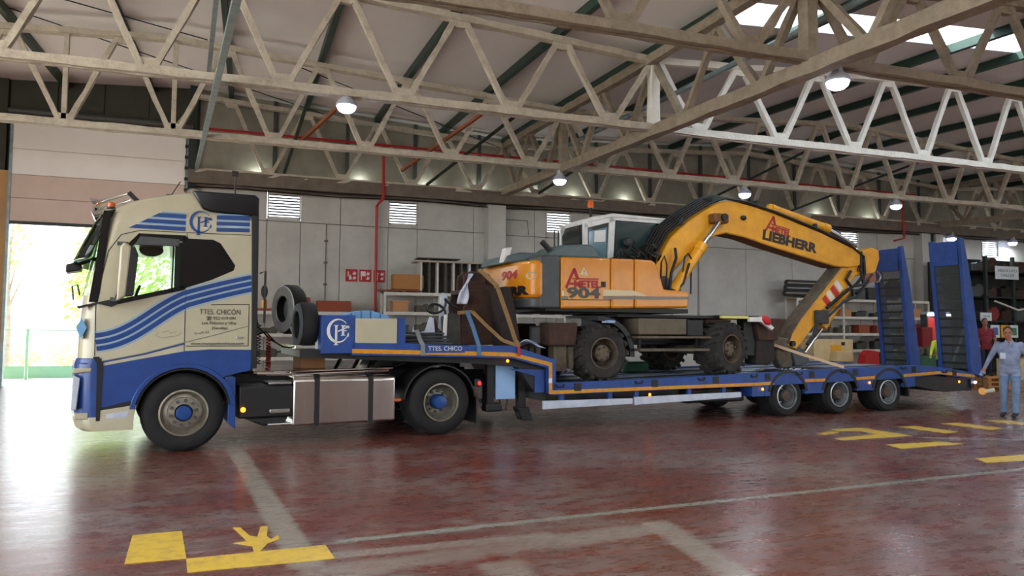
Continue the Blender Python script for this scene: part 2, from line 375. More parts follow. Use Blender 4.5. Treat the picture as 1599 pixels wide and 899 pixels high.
# ------------------------------------------------------------------ walls
WZ = 6.1
wins = [(.54, 1.56), (4.36, 5.34), (10.02, 11.0), (23.4, 24.4), (31.6, 32.7)]
WB, WT = 5.16, 5.96
wall = struct(empty('wall_back'))
def wpanel(x0, x1, z0, z1, m_=CONC, y=Y1, t=.2, par=wall, g=.008, name='wall_panel'):
    return MB().box(x0+g, x1-g, y, y+t, z0, z1).build(name, m_, par, smooth=0, bevel=.006, seg=1)
edges = [-1.72]
while edges[-1] < X1-2: edges.append(edges[-1]+2.26)
edges = sorted(set([round(e, 3) for e in edges if not any(a-.35 < e < b+.35 for a, b in wins)]+[v for ab in wins for v in ab]+[X1]))
for a, b in zip(edges[:-1], edges[1:]):
    if any(abs(a-p) < .01 for p, _ in wins): wpanel(a, b, 0, WB); wpanel(a, b, WT, WZ)
    else: wpanel(a, b, 0, WZ)
for e in edges[:-1]: MB().box(e-.05, e+.05, Y1+.2, Y1+.22, 0, WB if any(abs(e-v) < .01 for ab in wins for v in ab) else WZ).build('wall_joint', DGREY, wall, smooth=0)
DX0, DX1, DZ = -6.36, -1.74, 4.65
wpanel(X0, DX0, 0, WZ, JAMB)
wpanel(X0, DX0-.15, WZ, 9.4, DCLAD)
MB().box(X0, X1+.2, Y1+.24, Y1+.3, WZ-.05, 9.6).build('wall_backing', DCLAD, wall, smooth=0)
x = DX0-.15
while x < DX1+.2: wpanel(x, min(x+1.2, DX1+.22), DZ+.02, 9.4, DCLAD, Y1+.12, .1); x += 1.2
x = DX1+.2; k = 0
while x < X1-.1:
    wpanel(x, min(x+2.26, X1), WZ, 9.4, CLAD, Y1+.02+(k % 2)*.04, .1, name='cladding_panel')
    MB().box(x-.06, x+.06, Y1-.03, Y1+.02, WZ+.2, 9.2).build('cladding_rib', DGREY, wall, smooth=0); x += 2.26; k += 1
led = MB(); led.box(DX1, X1, Y1-.5, Y1, 6.18, 6.32).box(DX1, X1, Y1-.28, Y1, 5.98, 6.18).box(DX1, X1, Y1-.52, Y1-.46, 6.02, 6.42)
led.build('ledge_beam', LEDGE, wall, smooth=0, bevel=.01)
cable = MB()
for z, y in ((6.0, .46), (5.92, .3)):
    cable.tube([(DX1+i*1.5, Y1-y, z+.03*sin(i*1.7)) for i in range(30)], .02, 5)
cable.build('ledge_cable', BLACK, wall)
for a, b in ((7.72, 8.36), (27.5, 28.0), (28.3, 28.75)):
    MB().box(a, b, Y1-.42, Y1, 0, 6.0).build('wall_pillar', CONC, wall, smooth=0, bevel=.015)
MB().box(DX1-.02, DX1+.2, Y1-.3, Y1, 0, 9.2).build('door_column', DARKGREEN, wall, smooth=0)
MB().box(28.05, 28.25, Y1-.35, Y1-.1, 0, 6.0).build('wall_downpipe', DARKGREEN, wall, smooth=0)
cd_ = MB(); cd_.tube([(.1, Y1-.02, 5.06), (7.7, Y1-.02, 5.03)], .012, 5).tube([(8.36, Y1-.02, 5.0), (27.5, Y1-.02, 4.9)], .012, 5)
cd_.tube([(2.36, Y1-.02, 5.05), (2.36, Y1-.02, 2.4)], .014, 5)
for x in (14.2, 15.2, 16.4): cd_.tube([(x, Y1-.02, 5.0), (x, Y1-.02, 2.2), (x+.9*(x > 16), Y1-.02, 2.2)], .014, 5)
for z in (4.5, 3.8, 3.1): cd_.box(2.3, 2.42, Y1-.05, Y1, z-.03, z+.03)
cd_.tube([(8.4, Y1-.02, 5.55), (9.3, Y1-.02, 5.55), (9.35, Y1-.02, 5.05)], .012, 5)
cd_.build('wall_conduit', LEDGE, wall)
wl_ = struct(empty('wall_left'))
LO = [(-15, 13.5)]; LH = 6.8
le = [Y0]+[v for o in LO for v in o]+[Y1+.2]
for i in range(0, len(le), 2): MB().box(X0-.2, X0, le[i], le[i+1], 0, LH).build('wall_panel', CONC, wl_, smooth=0)
MB().box(X0-.2, X0, Y0, Y1+.2, LH, 9.4).build('wall_panel', CONC, wl_, smooth=0)
struct(MB().box(-60, X0-.01, Y0, Y1+.25, -.4, -.03).build('yard_ground', mat('pale yard concrete', (196, 190, 178), .85, rgb2=(178, 172, 160), scale=1), smooth=0))
wr_ = struct(empty('wall_right'))
for i in range(16): MB().box(X1, X1+.2, Y0+i*2.52, Y0+(i+1)*2.52-.015, 0, 9.4).build('wall_panel', CONC, wr_, smooth=0)
wf_ = struct(empty('wall_front'))
FO = [(-11.5, -5), (20, 40)]; FH = 5.5
ed = [X0]+[v for o in FO for v in o]+[X1]
for i in range(0, len(ed), 2): MB().box(ed[i], ed[i+1], Y0-.2, Y0, 0, FH).build('wall_panel', CONC, wf_, smooth=0)
MB().box(X0, X1, Y0-.2, Y0, FH, 9.4).build('wall_panel', CONC, wf_, smooth=0)

# windows: louvres in the back wall
for i, (a, b) in enumerate(wins):
    wn = struct(empty('window_%d' % (i+1)))
    fr = MB()
    for q in ((a, a+.05, WB, WT), (b-.05, b, WB, WT), (a, b, WB, WB+.05), (a, b, WT-.05, WT)): fr.box(q[0], q[1], Y1-.02, Y1+.08, q[2], q[3])
    fr.build('window_frame', WHITEP, wn, smooth=0)
    for k in range(8):
        z = WB+.085+k*.09
        MB().add([(a+.05, Y1+.02, z-.006), (b-.05, Y1+.02, z-.006), (b-.05, Y1+.10, z+.006), (a+.05, Y1+.10, z+.006), (a+.05, Y1+.02, z+.047), (b-.05, Y1+.02, z+.047), (b-.05, Y1+.10, z+.059), (a+.05, Y1+.10, z+.059)],
                 [(0, 3, 2, 1), (4, 5, 6, 7), (0, 1, 5, 4), (1, 2, 6, 5), (2, 3, 7, 6), (3, 0, 4, 7)]).build('louvre_slat', DGREY, wn, smooth=0)

# the lifted sectional door
dr = struct(empty('door_1'))
for z0, z1, m_ in ((DZ, 5.3, PINKP), (5.31, 5.97, PINKP), (5.98, 6.7, DOORW), (6.71, 7.5, DOORW)):
    MB().box(DX0+.03, DX1-.1, Y1-.16, Y1-.08, z0, z1).build('door_section', m_, dr, smooth=0, bevel=.008)
MB().box(DX0+.03, DX1-.1, Y1-.17, Y1-.07, DZ-.09, DZ).build('bottom_seal', BLACK, dr, smooth=0)
for x in (DX0-.02, DX1-.08):
    MB().box(x, x+.07, Y1-.18, Y1-.02, 0, 7.6).build('door_track', TEAL, dr, smooth=0)
for k in range(9):
    z = 4.8+.33*k; MB().box(DX1-.12, DX1-.02, Y1-.22, Y1-.16, z, z+.09).build('door_roller', BLACK, dr, smooth=0)
MB().cyl((DX0-.05, Y1-.3, 7.75), (DX1+.1, Y1-.3, 7.75), .09, 10).build('door_shaft', DGREY, dr)

# ------------------------------------------------------------------ roof
VAL = [-11.85, 8.4, 28.65, 48.9]; HP = 10.125
def vz(y): return 7.4 if y < 9.3 else (7.4+(y-9.3)*.0532 if y < 14 else (7.65+(y-14)*.048 if y < 18.8 else 7.88+(y-18.8)*.033))
def zt(x, y): return vz(y)+.063*min(abs(x-v) for v in VAL)
cl = struct(empty('ceiling'))
TR_Y = [9.3, 14.0, 18.8, 23.8]
ROOF_UP = .34
def roofq(xa, xb, ya, yb, m_, name, t=.1):
    c = [(xa, ya), (xb, ya), (xb, yb), (xa, yb)]
    v = [(x, y, zt(x, y)+ROOF_UP) for x, y in c]+[(x, y, zt(x, y)+ROOF_UP+t) for x, y in c]
    MB().add(v, [(0, 3, 2, 1), (4, 5, 6, 7), (0, 1, 5, 4), (1, 2, 6, 5), (2, 3, 7, 6), (3, 0, 4, 7)]).build(name, m_, cl, smooth=0)
ys = sorted(set([Y0-.3, -3, 4, 9.3, 14, 18.8, Y1+.3]+[v for s in SKY_STRIPS for v in s]))
xs = sorted(VAL+[v+HP for v in VAL[:-1]])
for xa, xb in zip(xs[:-1], xs[1:]):
    for ya, yb in zip(ys[:-1], ys[1:]):
        sky = any(abs(ya-s[0]) < .01 for s in SKY_STRIPS) and not (ya > 5 and xb < 8.5)
        roofq(xa, xb, ya, yb, SKYGL if sky else ROOFP, 'skylight_sheet' if sky else 'roof_panel', .012 if sky else .1)
pu = struct(empty('purlins'))
PX = []
for v in VAL:
    for k in range(-4, 5):
        x = v+2.25*k
        if X0 < x < X1-.2 and x < 45: PX.append(x)
for x in PX:
    w_ = .2 if min(abs(x-v) for v in VAL) < .1 else .13
    for ya, yb in zip([Y0, 4, 9.3, 14, 18.8], [4, 9.3, 14, 18.8, Y1]):
        MB().beam((x, ya, zt(x, ya)+.23), (x, yb, zt(x, yb)+.23), w_, .2).build('purlin', PURLIN, pu, smooth=0)

def truss(y, zb, nx0, nx1, m_, label, msplit=None):
    """lattice truss along X; bottom nodes at 8.4 + 2.25(k+.5), top nodes at 8.4 + 2.25k"""
    t = struct(empty('roof_truss', (0, 0, 0))); t['label'] = label
    mm = lambda x: msplit[1] if msplit and x > msplit[0] else m_
    cuts = [v for v in VAL if nx0 < v < nx1]; segs = [nx0]+cuts+[nx1]
    for a, b in zip(segs[:-1], segs[1:]):
        for dy in (-.07, .07):
            MB().beam((a, y+dy, zb), (b, y+dy, zb), .09, .15, jit=.012, seg=int((b-a)/.35)).build('bottom_chord', mm((a+b)/2), t, smooth=50)
    xx = sorted([nx0, nx1]+[v for v in VAL+[v+HP for v in VAL] if nx0 < v < nx1])
    for a, b in zip(xx[:-1], xx[1:]):
        MB().beam((a, y, zt(a, y)), (b, y, zt(b, y)), .2, .13, jit=.012, seg=max(2, int((b-a)/.35))).build('top_chord', mm((a+b)/2), t, smooth=50)
    tn = [x for x in sorted(set([round(8.4+2.25*k, 3) for k in range(-9, 17)])) if nx0-.01 < x < nx1+.01]
    for x in tn:
        for sx in (-1, 1):
            bx = x+sx*1.125
            if not nx0-.01 <= bx <= nx1+.01: continue
            MB().beam((x+sx*.1, y, zt(x, y)-.03), (bx-sx*.1, y, zb+.05), .11, .12, up=(0, 1, 0), jit=.011, seg=6).build('diagonal', mm(bx), t, smooth=50)
    for x in [q+1.125 for q in tn if q+1.125 < nx1]:
        MB().prism([(x-.22, zb+.06), (x-.12, zb+.22), (x+.12, zb+.22), (x+.22, zb+.06)], y-.05, y+.05).build('gusset', mm(x), t, smooth=0)
    for x in tn:
        MB().prism([(x-.2, zt(x, y)-.05), (x-.1, zt(x, y)-.2), (x+.1, zt(x, y)-.2), (x+.2, zt(x, y)-.05)], y-.05, y+.05).build('gusset', mm(x), t, smooth=0)
    return t
truss(9.3, 6.05, VAL[0], VAL[2], FIRED, 'roof truss nearest the camera')
truss(14.0, 6.14, VAL[0], VAL[2], FIREP, 'second roof truss, right half whitened as skylit', (8.4, FIRELIT))
truss(18.8, 6.26, VAL[0], VAL[3]-1, FIREP, 'third roof truss beyond the excavator')
truss(23.8, 6.40, DX1+.2, VAL[3]-1, FIREP, 'roof truss standing on the wall ledge')
def girder(x0, x1, label):
    g = struct(empty('valley_girder')); g['label'] = label
    P = lambda y: Vector((x0+(x1-x0)*(24-y)/17.7, y, 6.42-(24-y)*.036 if y > 0 else 5.556))
    MB().beam(P(24), P(1), .24, .24, jit=.015, seg=60).build('bottom_chord', FIRED, g, smooth=50)
    MB().beam((x0, 24, vz(24)-.02), (x0, 14, vz(14)-.02), .2, .2, jit=.012, seg=24).build('top_chord', FIRED, g, smooth=50)
    MB().beam((x0, 14, vz(14)-.02), (x0, 1, vz(9)-.02), .2, .2, jit=.012, seg=30).build('top_chord', FIRED, g, smooth=50)
    for y in TR_Y[:3]+[4.5]:
        p = P(y); MB().beam(p, (p.x, y, vz(y)), .22, .2, jit=.01, seg=6).build('post', FIRELIT if y == 14 else FIRED, g, smooth=50)
    yy = [1, 4.5, 9.3, 14, 18.8, 23.8]
    for a, b in zip(yy[:-1], yy[1:]):
        n = 2; h = (b-a)/n
        for k in range(n):
            c = a+k*h; p, q, r_ = P(c), P(c+h/2), P(c+h)
            MB().beam(Vector((p.x, c, vz(c))), q, .12, .12, jit=.01, seg=5).build('diagonal', FIRED, g, smooth=50)
            MB().beam(q, Vector((r_.x, c+h, vz(c+h))), .12, .12, jit=.01, seg=5).build('diagonal', FIRED, g, smooth=50)
girder(8.25, 8.45, 'valley girder running over the excavator to the wall pillar')
girder(28.5, 28.6, 'valley girder at the far right of the hall')
rp = struct(MB().tube([(8.72, 23.5, 7.25), (8.85, 14, 6.95), (8.95, 4, 6.75)], .06, 10).build('roof_drain_pipe', TEAL))
# ridge bracing at the left and odd struts
br = struct(empty('ridge_bracing'))
MB().beam((-1.5, 23.6, 6.46), (-.1, 8.4, 5.72), .10, .10).build('brace', TEAL, br, smooth=0)
MB().beam((-1.73, 23.7, 8.2), (-1.73, 18.8, 6.3), .09, .09).build('brace', FIREP, br, smooth=0)
MB().beam((-1.0, 18.8, 7.75), (-.62, 13.6, 7.7), .09, .09).build('brace', TEAL, br, smooth=0)
for x in (-1.73, -3.98): MB().beam((x, 18.8, 6.26), (x, 18.8, 8.4), .1, .1).build('post', FIREP, br, smooth=0)
MB().beam((1.0, 23.6, 6.5), (1.55, 18.9, 8.2), .08, .08).build('brace', PURLIN, br, smooth=0)
MB().beam((1.1, 19.6, 6.4), (2.35, 18.2, 7.5), .08, .08).build('brace', OXIDE, br, smooth=0)
MB().beam((4.25, 21.5, 6.4), (5.5, 17.6, 7.15), .08, .08).build('brace', OXIDE, br, smooth=0)
for (p, q) in (((5.5, 23.6, 6.45), (7.0, 18.9, 7.7)), ((9.5, 23.6, 6.45), (11.0, 18.9, 7.8)), ((16, 23.6, 6.45), (18.3, 18.9, 8.2)), ((20.2, 23.6, 6.45), (23.2, 18.9, 8.1))):
    MB().beam(p, q, .07, .07).build('brace', DARKGREEN, br, smooth=0)
wires = MB()
for (p, q) in (((-6, 18, 8.7), (2, 22, 8.0)), ((1, 18.7, 8.2), (8, 23.5, 7.9)), ((-9, 14, 8.2), (-1, 18, 8.3))): wires.tube([p, q], .014, 5)
wires.build('tie_rod', DARKGREEN, br)
rd = struct(empty('sprinkler_pipe'))
MB().tube([(-1.3, 23.62, 7.66), (27, 23.62, 7.6)], .04, 8).build('pipe_run', RED, rd)
MB().tube([(4.08, 23.68, 7.6), (4.08, 23.62, 5.92), (4.05, 23.62, 5.86), (3.95, 23.7, 5.76), (3.94, 24.0, 5.7), (3.94, 24.0, 0)], .045, 8).build('pipe_drop', RED, rd)
MB().tube([(26.3, 23.7, 7.55), (26.3, 23.62, 5.7), (26, 23.9, 5.6)], .045, 8).build('pipe_drop', RED, rd)

# ------------------------------------------------------------------ high bay lamps
def lamp(x, y, z, top, label, on=True):
    t = thing('high_bay_lamp', label, 'lamp', (x, y, z), 0, 'high bay lamps under the roof trusses')
    MB().lathe((0, 0, 0), [(.19, .03), (.2, .05), (.17, .12), (.09, .2), (.07, .32), (.02, .36)], 20, 'z').build('reflector', WGREY, t)
    MB().lathe((0, 0, 0), [(.03, -.1), (.1, -.085), (.16, -.04), (.18, .02), (.1, .045)], 20, 'z').build('lens', LAMPM, t)
    MB().cyl((0, 0, .34), (0, 0, top-z), .014, 6).build('hanger', STEEL, t)
    ld = bpy.data.lights.new('lamp_light', 'AREA'); ld.shape = 'DISK'; ld.size = .34; ld.energy = LAMP_W; ld.color = (.86, .92, 1)
    lo = bpy.data.objects.new('lamp_light', ld); COL.objects.link(lo); lo.parent = t; lo.location = (0, 0, -.14)
    return t
lamp(1.69, 14.0, 5.86, 6.14, 'lit high bay lamp hanging from the truss above the trailer gooseneck')
lamp(9.0, 9.3, 5.72, 6.0, 'lit high bay lamp at the top right, below the near truss and girder')
lamp(8.2, 18.8, 5.85, 6.26, 'lit high bay lamp above the excavator, beside the girder end')
lamp(14.45, 18.8, 5.9, 6.26, 'lit high bay lamp above the highest bend of the excavator boom')
lamp(20.6, 18.8, 5.93, 6.26, 'lit high bay lamp above the outer end of the excavator boom')
lamp(27.2, 18.8, 5.95, 6.26, 'lit high bay lamp at the right edge of the photo, under the third truss')
lamp(29.2, 23.75, 5.82, 6.34, 'lit high bay lamp just above the near upright loading ramp')
lamp(33.0, 23.75, 5.8, 6.34, 'lit high bay lamp beside the far right louvred window')
for i, (x, y) in enumerate([(1.7, 4), (9, 4), (15.5, 4), (-5, 4), (2, -2), (9, -2), (16, -2), (23, 4)]):  # unseen lamps added to light the hall from the front
    lamp(x, y, 5.9, zt(x, y)+ROOF_UP+.02, 'added out-of-view high bay lamp, %s, %s' % (['first from the left', 'second', 'third', 'leftmost', 'left one', 'middle one', 'right one', 'rightmost'][i], 'row above the camera' if y > 0 else 'row behind the camera'))

def uplight(x, label):  # added fixtures that make the pools of light on the upper wall
    t = thing('added_uplight', label, 'lamp', (x, Y1-.16, 6.32), 0, 'added small uplights along the wall ledge')
    MB().box(-.12, .12, -.05, .05, 0, .06).build('housing', DGREY, t, smooth=0, bevel=.008); MB().box(-.1, .1, -.035, .035, .06, .07).build('lens', mat('added uplight lens', (240, 245, 235), .4, emit=3), t, smooth=0)
    ld = bpy.data.lights.new('uplight', 'POINT'); ld.energy = 9; ld.shadow_soft_size = .06; ld.color = (.95, 1, .96)
    lo = bpy.data.objects.new('uplight', ld); COL.objects.link(lo); lo.parent = t; lo.location = (0, -.02, .2)
for k, x in enumerate([.2, 3.4, 5.6, 7.5, 9.6, 11.1, 13.2, 17.6, 22.2, 25.0, 30.5]):
    uplight(x, 'small added uplight for a glow on the upper wall, %s from the left' % ['first', 'second', 'third', 'fourth', 'fifth', 'sixth', 'seventh', 'eighth', 'ninth', 'tenth', 'eleventh'][k])

# ------------------------------------------------------------------ outdoors
og = struct(MB().box(-60, 80, Y1+.25, 90, -.4, -.03).build('yard_ground', mat('pale yard concrete', (196, 190, 178), .85, rgb2=(178, 172, 160), scale=1), smooth=0))
struct(MB().box(-60, 80, -60, Y0-.01, -.4, -.03).build('yard_ground', MATS['pale yard concrete'], smooth=0))
LEAF = mat('sunlit leaves', (176, 196, 110), .6, rgb2=(136, 166, 84), scale=2)
BARK = mat('grey bark', (146, 132, 122), .9, rgb2=(110, 98, 90), scale=6, bump=.5)
def tree(x, y, h, r, label, n=1500, zc=.66, low=.3):
    t = thing('tree', label, 'tree', (x, y, 0))
    tk = MB(); tk.tube([(0, 0, -.1), (.05, 0, h*.25), (-.03, .05, h*.5), (.05, 0, h*.8)], .16, 9, .05)
    for k in range(5):
        a = k*1.3; tk.tube([(0, 0, h*(.35+.07*k)), (r*.6*cos(a), r*.6*sin(a), h*(.55+.08*k))], .06, 6, .02)
    tk.build('trunk', BARK, t)
    lf = MB()
    for i in range(n):
        while True:
            p = Vector((random.uniform(-1, 1), random.uniform(-1, 1), random.uniform(-1, 1)))
            if p.length < 1 and p.length > .25: break
        q = Vector((p.x*r, p.y*r, h*zc+p.z*h*(1-zc)*1.05))
        if sin(q.x*3.1+1)*sin(q.y*2.7)*sin(q.z*2.9) > .28: continue
        s = random.uniform(.1, .22); d = Vector((random.uniform(-1, 1), random.uniform(-1, 1), random.uniform(-1, 1))).normalized(); e = d.orthogonal().normalized()
        f = d.cross(e); lf.add([q, q+e*s+f*s*.35, q+e*s*1.9, q+e*s-f*s*.35], [(0, 1, 2, 3)])
    lf.build('foliage', LEAF, t, smooth=0, kind='stuff')
tree(-4.1, 30.5, 6.2, 2.1, 'sunlit leafy tree outside, seen through the truck cab window', 2600, .55)
tree(-5.6, 35, 5.6, 1.2, 'leafy tree outside the door, behind the windscreen of the truck', 2400, .6)
tree(-8.75, 33.5, 6.5, .8, 'thin bare tree trunk outside near the left door jamb', 160, .8)
bs = thing('hedge', 'low sunlit bushes outside beyond the green fence', 'bush', (-9, 37, 0))
hb = MB()
for i in range(2600):
    q = Vector((random.uniform(-5, 7), random.uniform(-.8, .8), random.uniform(0, .9)**1.3)); s = random.uniform(.08, .18)
    e = Vector((random.uniform(-1, 1), random.uniform(-1, 1), random.uniform(-1, 1))).normalized(); f = e.orthogonal().normalized()
    hb.add([q, q+e*s+f*s*.4, q+e*s*1.8, q+e*s-f*s*.4], [(0, 1, 2, 3)])
hb.build('foliage', mat('haze-pale bush leaves', (206, 196, 150), .7, rgb2=(170, 180, 120), scale=1.5), bs, smooth=0, kind='stuff')  # leaf colours paled to paint in the overexposed haze outdoors
fe = thing('yard_fence', 'green yard fence outside the door with solid lower boards', 'fence', (0, 27.2, 0))
FG = mat('green fence paint', (96, 150, 138), .6, rgb2=(86, 140, 126), scale=3)
for k in range(10):
    x = -12.5+1.5*k
    MB().box(x-.035, x+.035, -.035, .035, 0, 1.62).build('post', FG, fe, smooth=0)
    MB().box(x+.05, x+1.45, -.015, .015, .04, .44).build('board', FG, fe, smooth=0)
MB().box(-12.5, 1.1, -.02, .02, 1.56, 1.6).build('rail', FG, fe, smooth=0)
gw = MB()
for k in range(90): gw.box(-12.5+k*.15, -12.495+k*.15, -.004, .004, .44, 1.58)
for k in range(8): gw.box(-12.5, 1, -.004, .004, .5+k*.14, .504+k*.14)
gw.build('mesh_wires', FG, fe, smooth=0, kind='stuff')

# ------------------------------------------------------------------ tractor unit (local: x rearward, y away from camera, z up)
def wheel(parent, x, yface, r, wdt, rr, tyre=RUBBER, rim=RIMSTEEL, kind='front', hub=STRIPE, lugs=0, name='wheel', z=None, tread=4, turn=0):
    """road wheel; yface = near tyre face, axis along y"""
    z = r if z is None else z; c = (x, yface, z); W_ = wdt
    e = empty(name); e.parent = parent
    prof = [(rr-.02, .03), (rr+.01, .015), (rr+(r-rr)*.3, -.004), (rr+(r-rr)*.75, .0), (r-.035, .018), (r-.006, .05), (r, .07)]
    if tread:
        for k in range(tread):
            a = .07+(W_-.14)*(k+.6)/(tread+.2); prof += [(r, a-.012), (r-.015, a-.01), (r-.015, a+.01), (r, a+.012)]
    prof += [(r, W_-.07), (r-.03, W_-.02), (rr, W_), (rr-.02, W_-.02)]
    MB().lathe(c, prof, 48, 'y', close=True).build('tyre', tyre, e, smooth=40)
    if lugs:
        lg = MB()
        for k in range(lugs):
            for sd in (0, 1):
                a = 2*pi*(k+.5*sd)/lugs; ca, sa = cos(a), sin(a); rad = Vector((ca, 0, sa)); tan = Vector((-sa, 0, ca)); cc = Vector((x, 0, z))
                y0, y1 = (yface-.005, yface+W_*.52) if sd == 0 else (yface+W_*.48, yface+W_+.005)
                t0, t1 = (.0, .10) if sd == 0 else (.10, .0)
                vs = []
                for yy, tt in ((y0, t0), (y1, t1)):
                    for rr_ in (r-.03, r+.028):
                        for w2 in (-.033, .033): vs.append(cc+rad*rr_+tan*(tt+w2)+Vector((0, yy, 0)))
                lg.add(vs, [(0, 1, 3, 2), (4, 6, 7, 5), (0, 4, 5, 1), (2, 3, 7, 6), (0, 2, 6, 4), (1, 5, 7, 3)])
        lg.build('tread_lugs', tyre, e, smooth=0, kind='stuff')
    if kind == 'front':
        MB().lathe(c, [(rr, .03), (rr+.012, .0), (rr-.01, -.005), (rr-.03, .06), (rr-.05, .085), (.205, .07), (.2, .02), (.115, .01), (.115, .1), (rr, .1)], 48, 'y', close=True).build('rim', rim, e, smooth=30)
        MB().lathe(c, [(.10, .02), (.10, -.04), (.085, -.06), (.03, -.065), (.002, -.065)], 24, 'y').build('hub_cap', hub, e)
        nr, nh = .165, .015
    elif kind == 'deep':
        MB().lathe(c, [(rr, .03), (rr+.012, .0), (rr-.01, -.004), (rr-.025, .06), (rr-.045, .15), (rr-.06, .17), (.19, .2), (.12, .2), (.12, .24), (rr, .22)], 48, 'y', close=True).build('rim', rim, e, smooth=30)
        MB().lathe(c, [(.12, .2), (.118, .05), (.1, .01), (.04, .0), (.002, .0)], 24, 'y').build('hub_cap', hub, e)
        nr, nh = .165, .2
    else:
        MB().lathe(c, [(rr, .03), (rr+.012, .005), (rr-.015, .0), (rr-.035, .09), (rr-.055, .2), (.15, .23), (.12, .23), (.12, .26), (rr, .26)], 40, 'y', close=True).build('rim', rim, e, smooth=30)
        MB().lathe(c, [(.15, .24), (.145, .07), (.12, .045), (.05, .04), (.002, .04)], 28, 'y').build('hub_cap', MUDDY, e)
        nr, nh = .11, .05
    nb = MB(); n = 10 if kind != 'digger' else 6
    for k in range(n):
        a = 2*pi*(k+.3)/n; nb.cyl((x+nr*cos(a), yface+nh+.01, z+nr*sin(a)), (x+nr*cos(a), yface+nh-.04, z+nr*sin(a)), .022, 8)
    nb.build('wheel_nuts', DGREY if kind != 'digger' else RIMDARK, e, kind='stuff')
    if turn:
        rt = Matrix.Rotation(turn, 4, 'Z'); cc = Vector((x, yface+W_/2, z)); e.location = cc-rt @ cc; e.rotation_euler = (0, 0, turn)
    return e

TRX = thing('tractor_unit', 'cream and blue lorry tractor unit with striped sleeper cab, in front of the open door', 'truck', (-.753, 10.862, 0), .1553)
T = TRX
WDT = 2.5
def plan(sf, sr, z, rf=.32, rb=.05, inset=0, n=8):
    """plan outline of the cab at height z, front bulging, clockwise"""
    p = []
    y0, y1 = inset, WDT-inset
    for i in range(n+1):
        a = pi/2*i/n; p.append((sf+rf*(1-sin(a))*.72+.0, y0+rf*(1-cos(a)), z)) if False else None
    a_pts = [(sf+.2*(1-sin(pi/2*i/n)), y0+rf*(1-cos(pi/2*i/n))) for i in range(n+1)]
    b_pts = [(x, y1+y0-y) for x, y in a_pts][::-1]
    mid = [(sf-.05, WDT/2)]
    ring = [(sr, y0)]+a_pts+mid+b_pts+[(sr, y1)]
    return [(x, y, z) for x, y in ring]
# sf(z): front at the corner
prof = [(.62, -1.26), (1.2, -1.27), (1.6, -1.265), (2.02, -1.235), (2.3, -1.195), (2.7, -1.12), (3.02, -1.04), (3.16, -.99), (3.25, -.9), (3.36, -.72), (3.45, -.45), (3.51, -.2), (3.54, .05)]
rings = [plan(sf, .84, z, inset=0 if z < 3.2 else .03+(z-3.2)*.12) for z, sf in prof]
cabm = MB().loft(rings)
cab = cabm.build('cab_shell', CREAM, T, smooth=35)
inner = MB().loft([plan(sf+.07, .78, z, inset=.06) for z, sf in ((1.30, -1.26), (2.02, -1.235), (2.3, -1.195), (2.7, -1.12), (2.95, -1.06))]).build('tmp', CREAM, T)
swin = [(-.80, 2.02), (-.72, 2.62), (-.64, 2.80), (-.07, 2.82), (-.05, 2.22)]
c1 = MB().prism(swin, -.3, 2.8).build('tmp', CREAM, T)
wsp = [(-1.7, 2.06), (-1.225, 2.06), (-1.07, 2.06), (-.93, 2.98), (-1.12, 2.98), (-1.7, 2.98)]
c2 = MB().prism([(-1.7, 2.08), (-1.13, 2.08), (-.98, 2.78), (-.94, 3.0), (-1.7, 3.0)], .1, 2.4).build('tmp', CREAM, T)
c5 = MB().box(.3, 1.2, -.3, 2.8, .3, 1.09).build('tmp', CREAM, T)
c3 = MB().cyl((0, -.2, .53), (0, .75, .53), .66, 40).build('tmp', CREAM, T); c4 = MB().cyl((0, 1.75, .53), (0, 2.8, .53), .66, 40).build('tmp', CREAM, T)
cut(cab, [inner, c1, c2, c3, c4, c5])
# glazing
MB().prism(swin, .025, .035).build('side_window', GLASS, T, smooth=0)
MB().prism(swin, 2.465, 2.475).build('side_window', GLASS, T, smooth=0)
ws = MB()
def wsf(u, v):
    z = 2.08+.92*v; sf = -1.225+(z-2.08)*.2; k = (u-.5)*2
    return (sf-.05+.05*abs(k)+.2*max(0, (abs(k)-.72)/.28)**2-.01, .1+2.3*u, z)
ws.grid(wsf, 20, 4); wo = ws.build('windscreen', GLASS, T)
MB().prism([(-1.16, 1.99), (-1.06, 1.99), (-1.04, 2.1), (-.94, 3.18), (-1.03, 3.18), (-1.11, 2.4)], -.006, .06).build('pillar_trim', SATIN, T)
vis = MB()
vis.grid(lambda u, v: (-1.33+.28*v-.04*sin(pi*u)+.16*(abs(u-.5)*2)**4, .02+2.46*u, 2.56+.30*v**.8+.34*v), 16, 4)
vo = vis.build('sun_visor', DGLASS, T); vo.modifiers.new('thick', 'SOLIDIFY').thickness = .02
MB().grid(lambda u, v: (-1.035+.10*v-.05*sin(pi*u)+.16*(abs(u-.5)*2)**6-.01, .05+2.4*u, 3.02+.22*v), 16, 3).build('header_panel', SATIN, T)
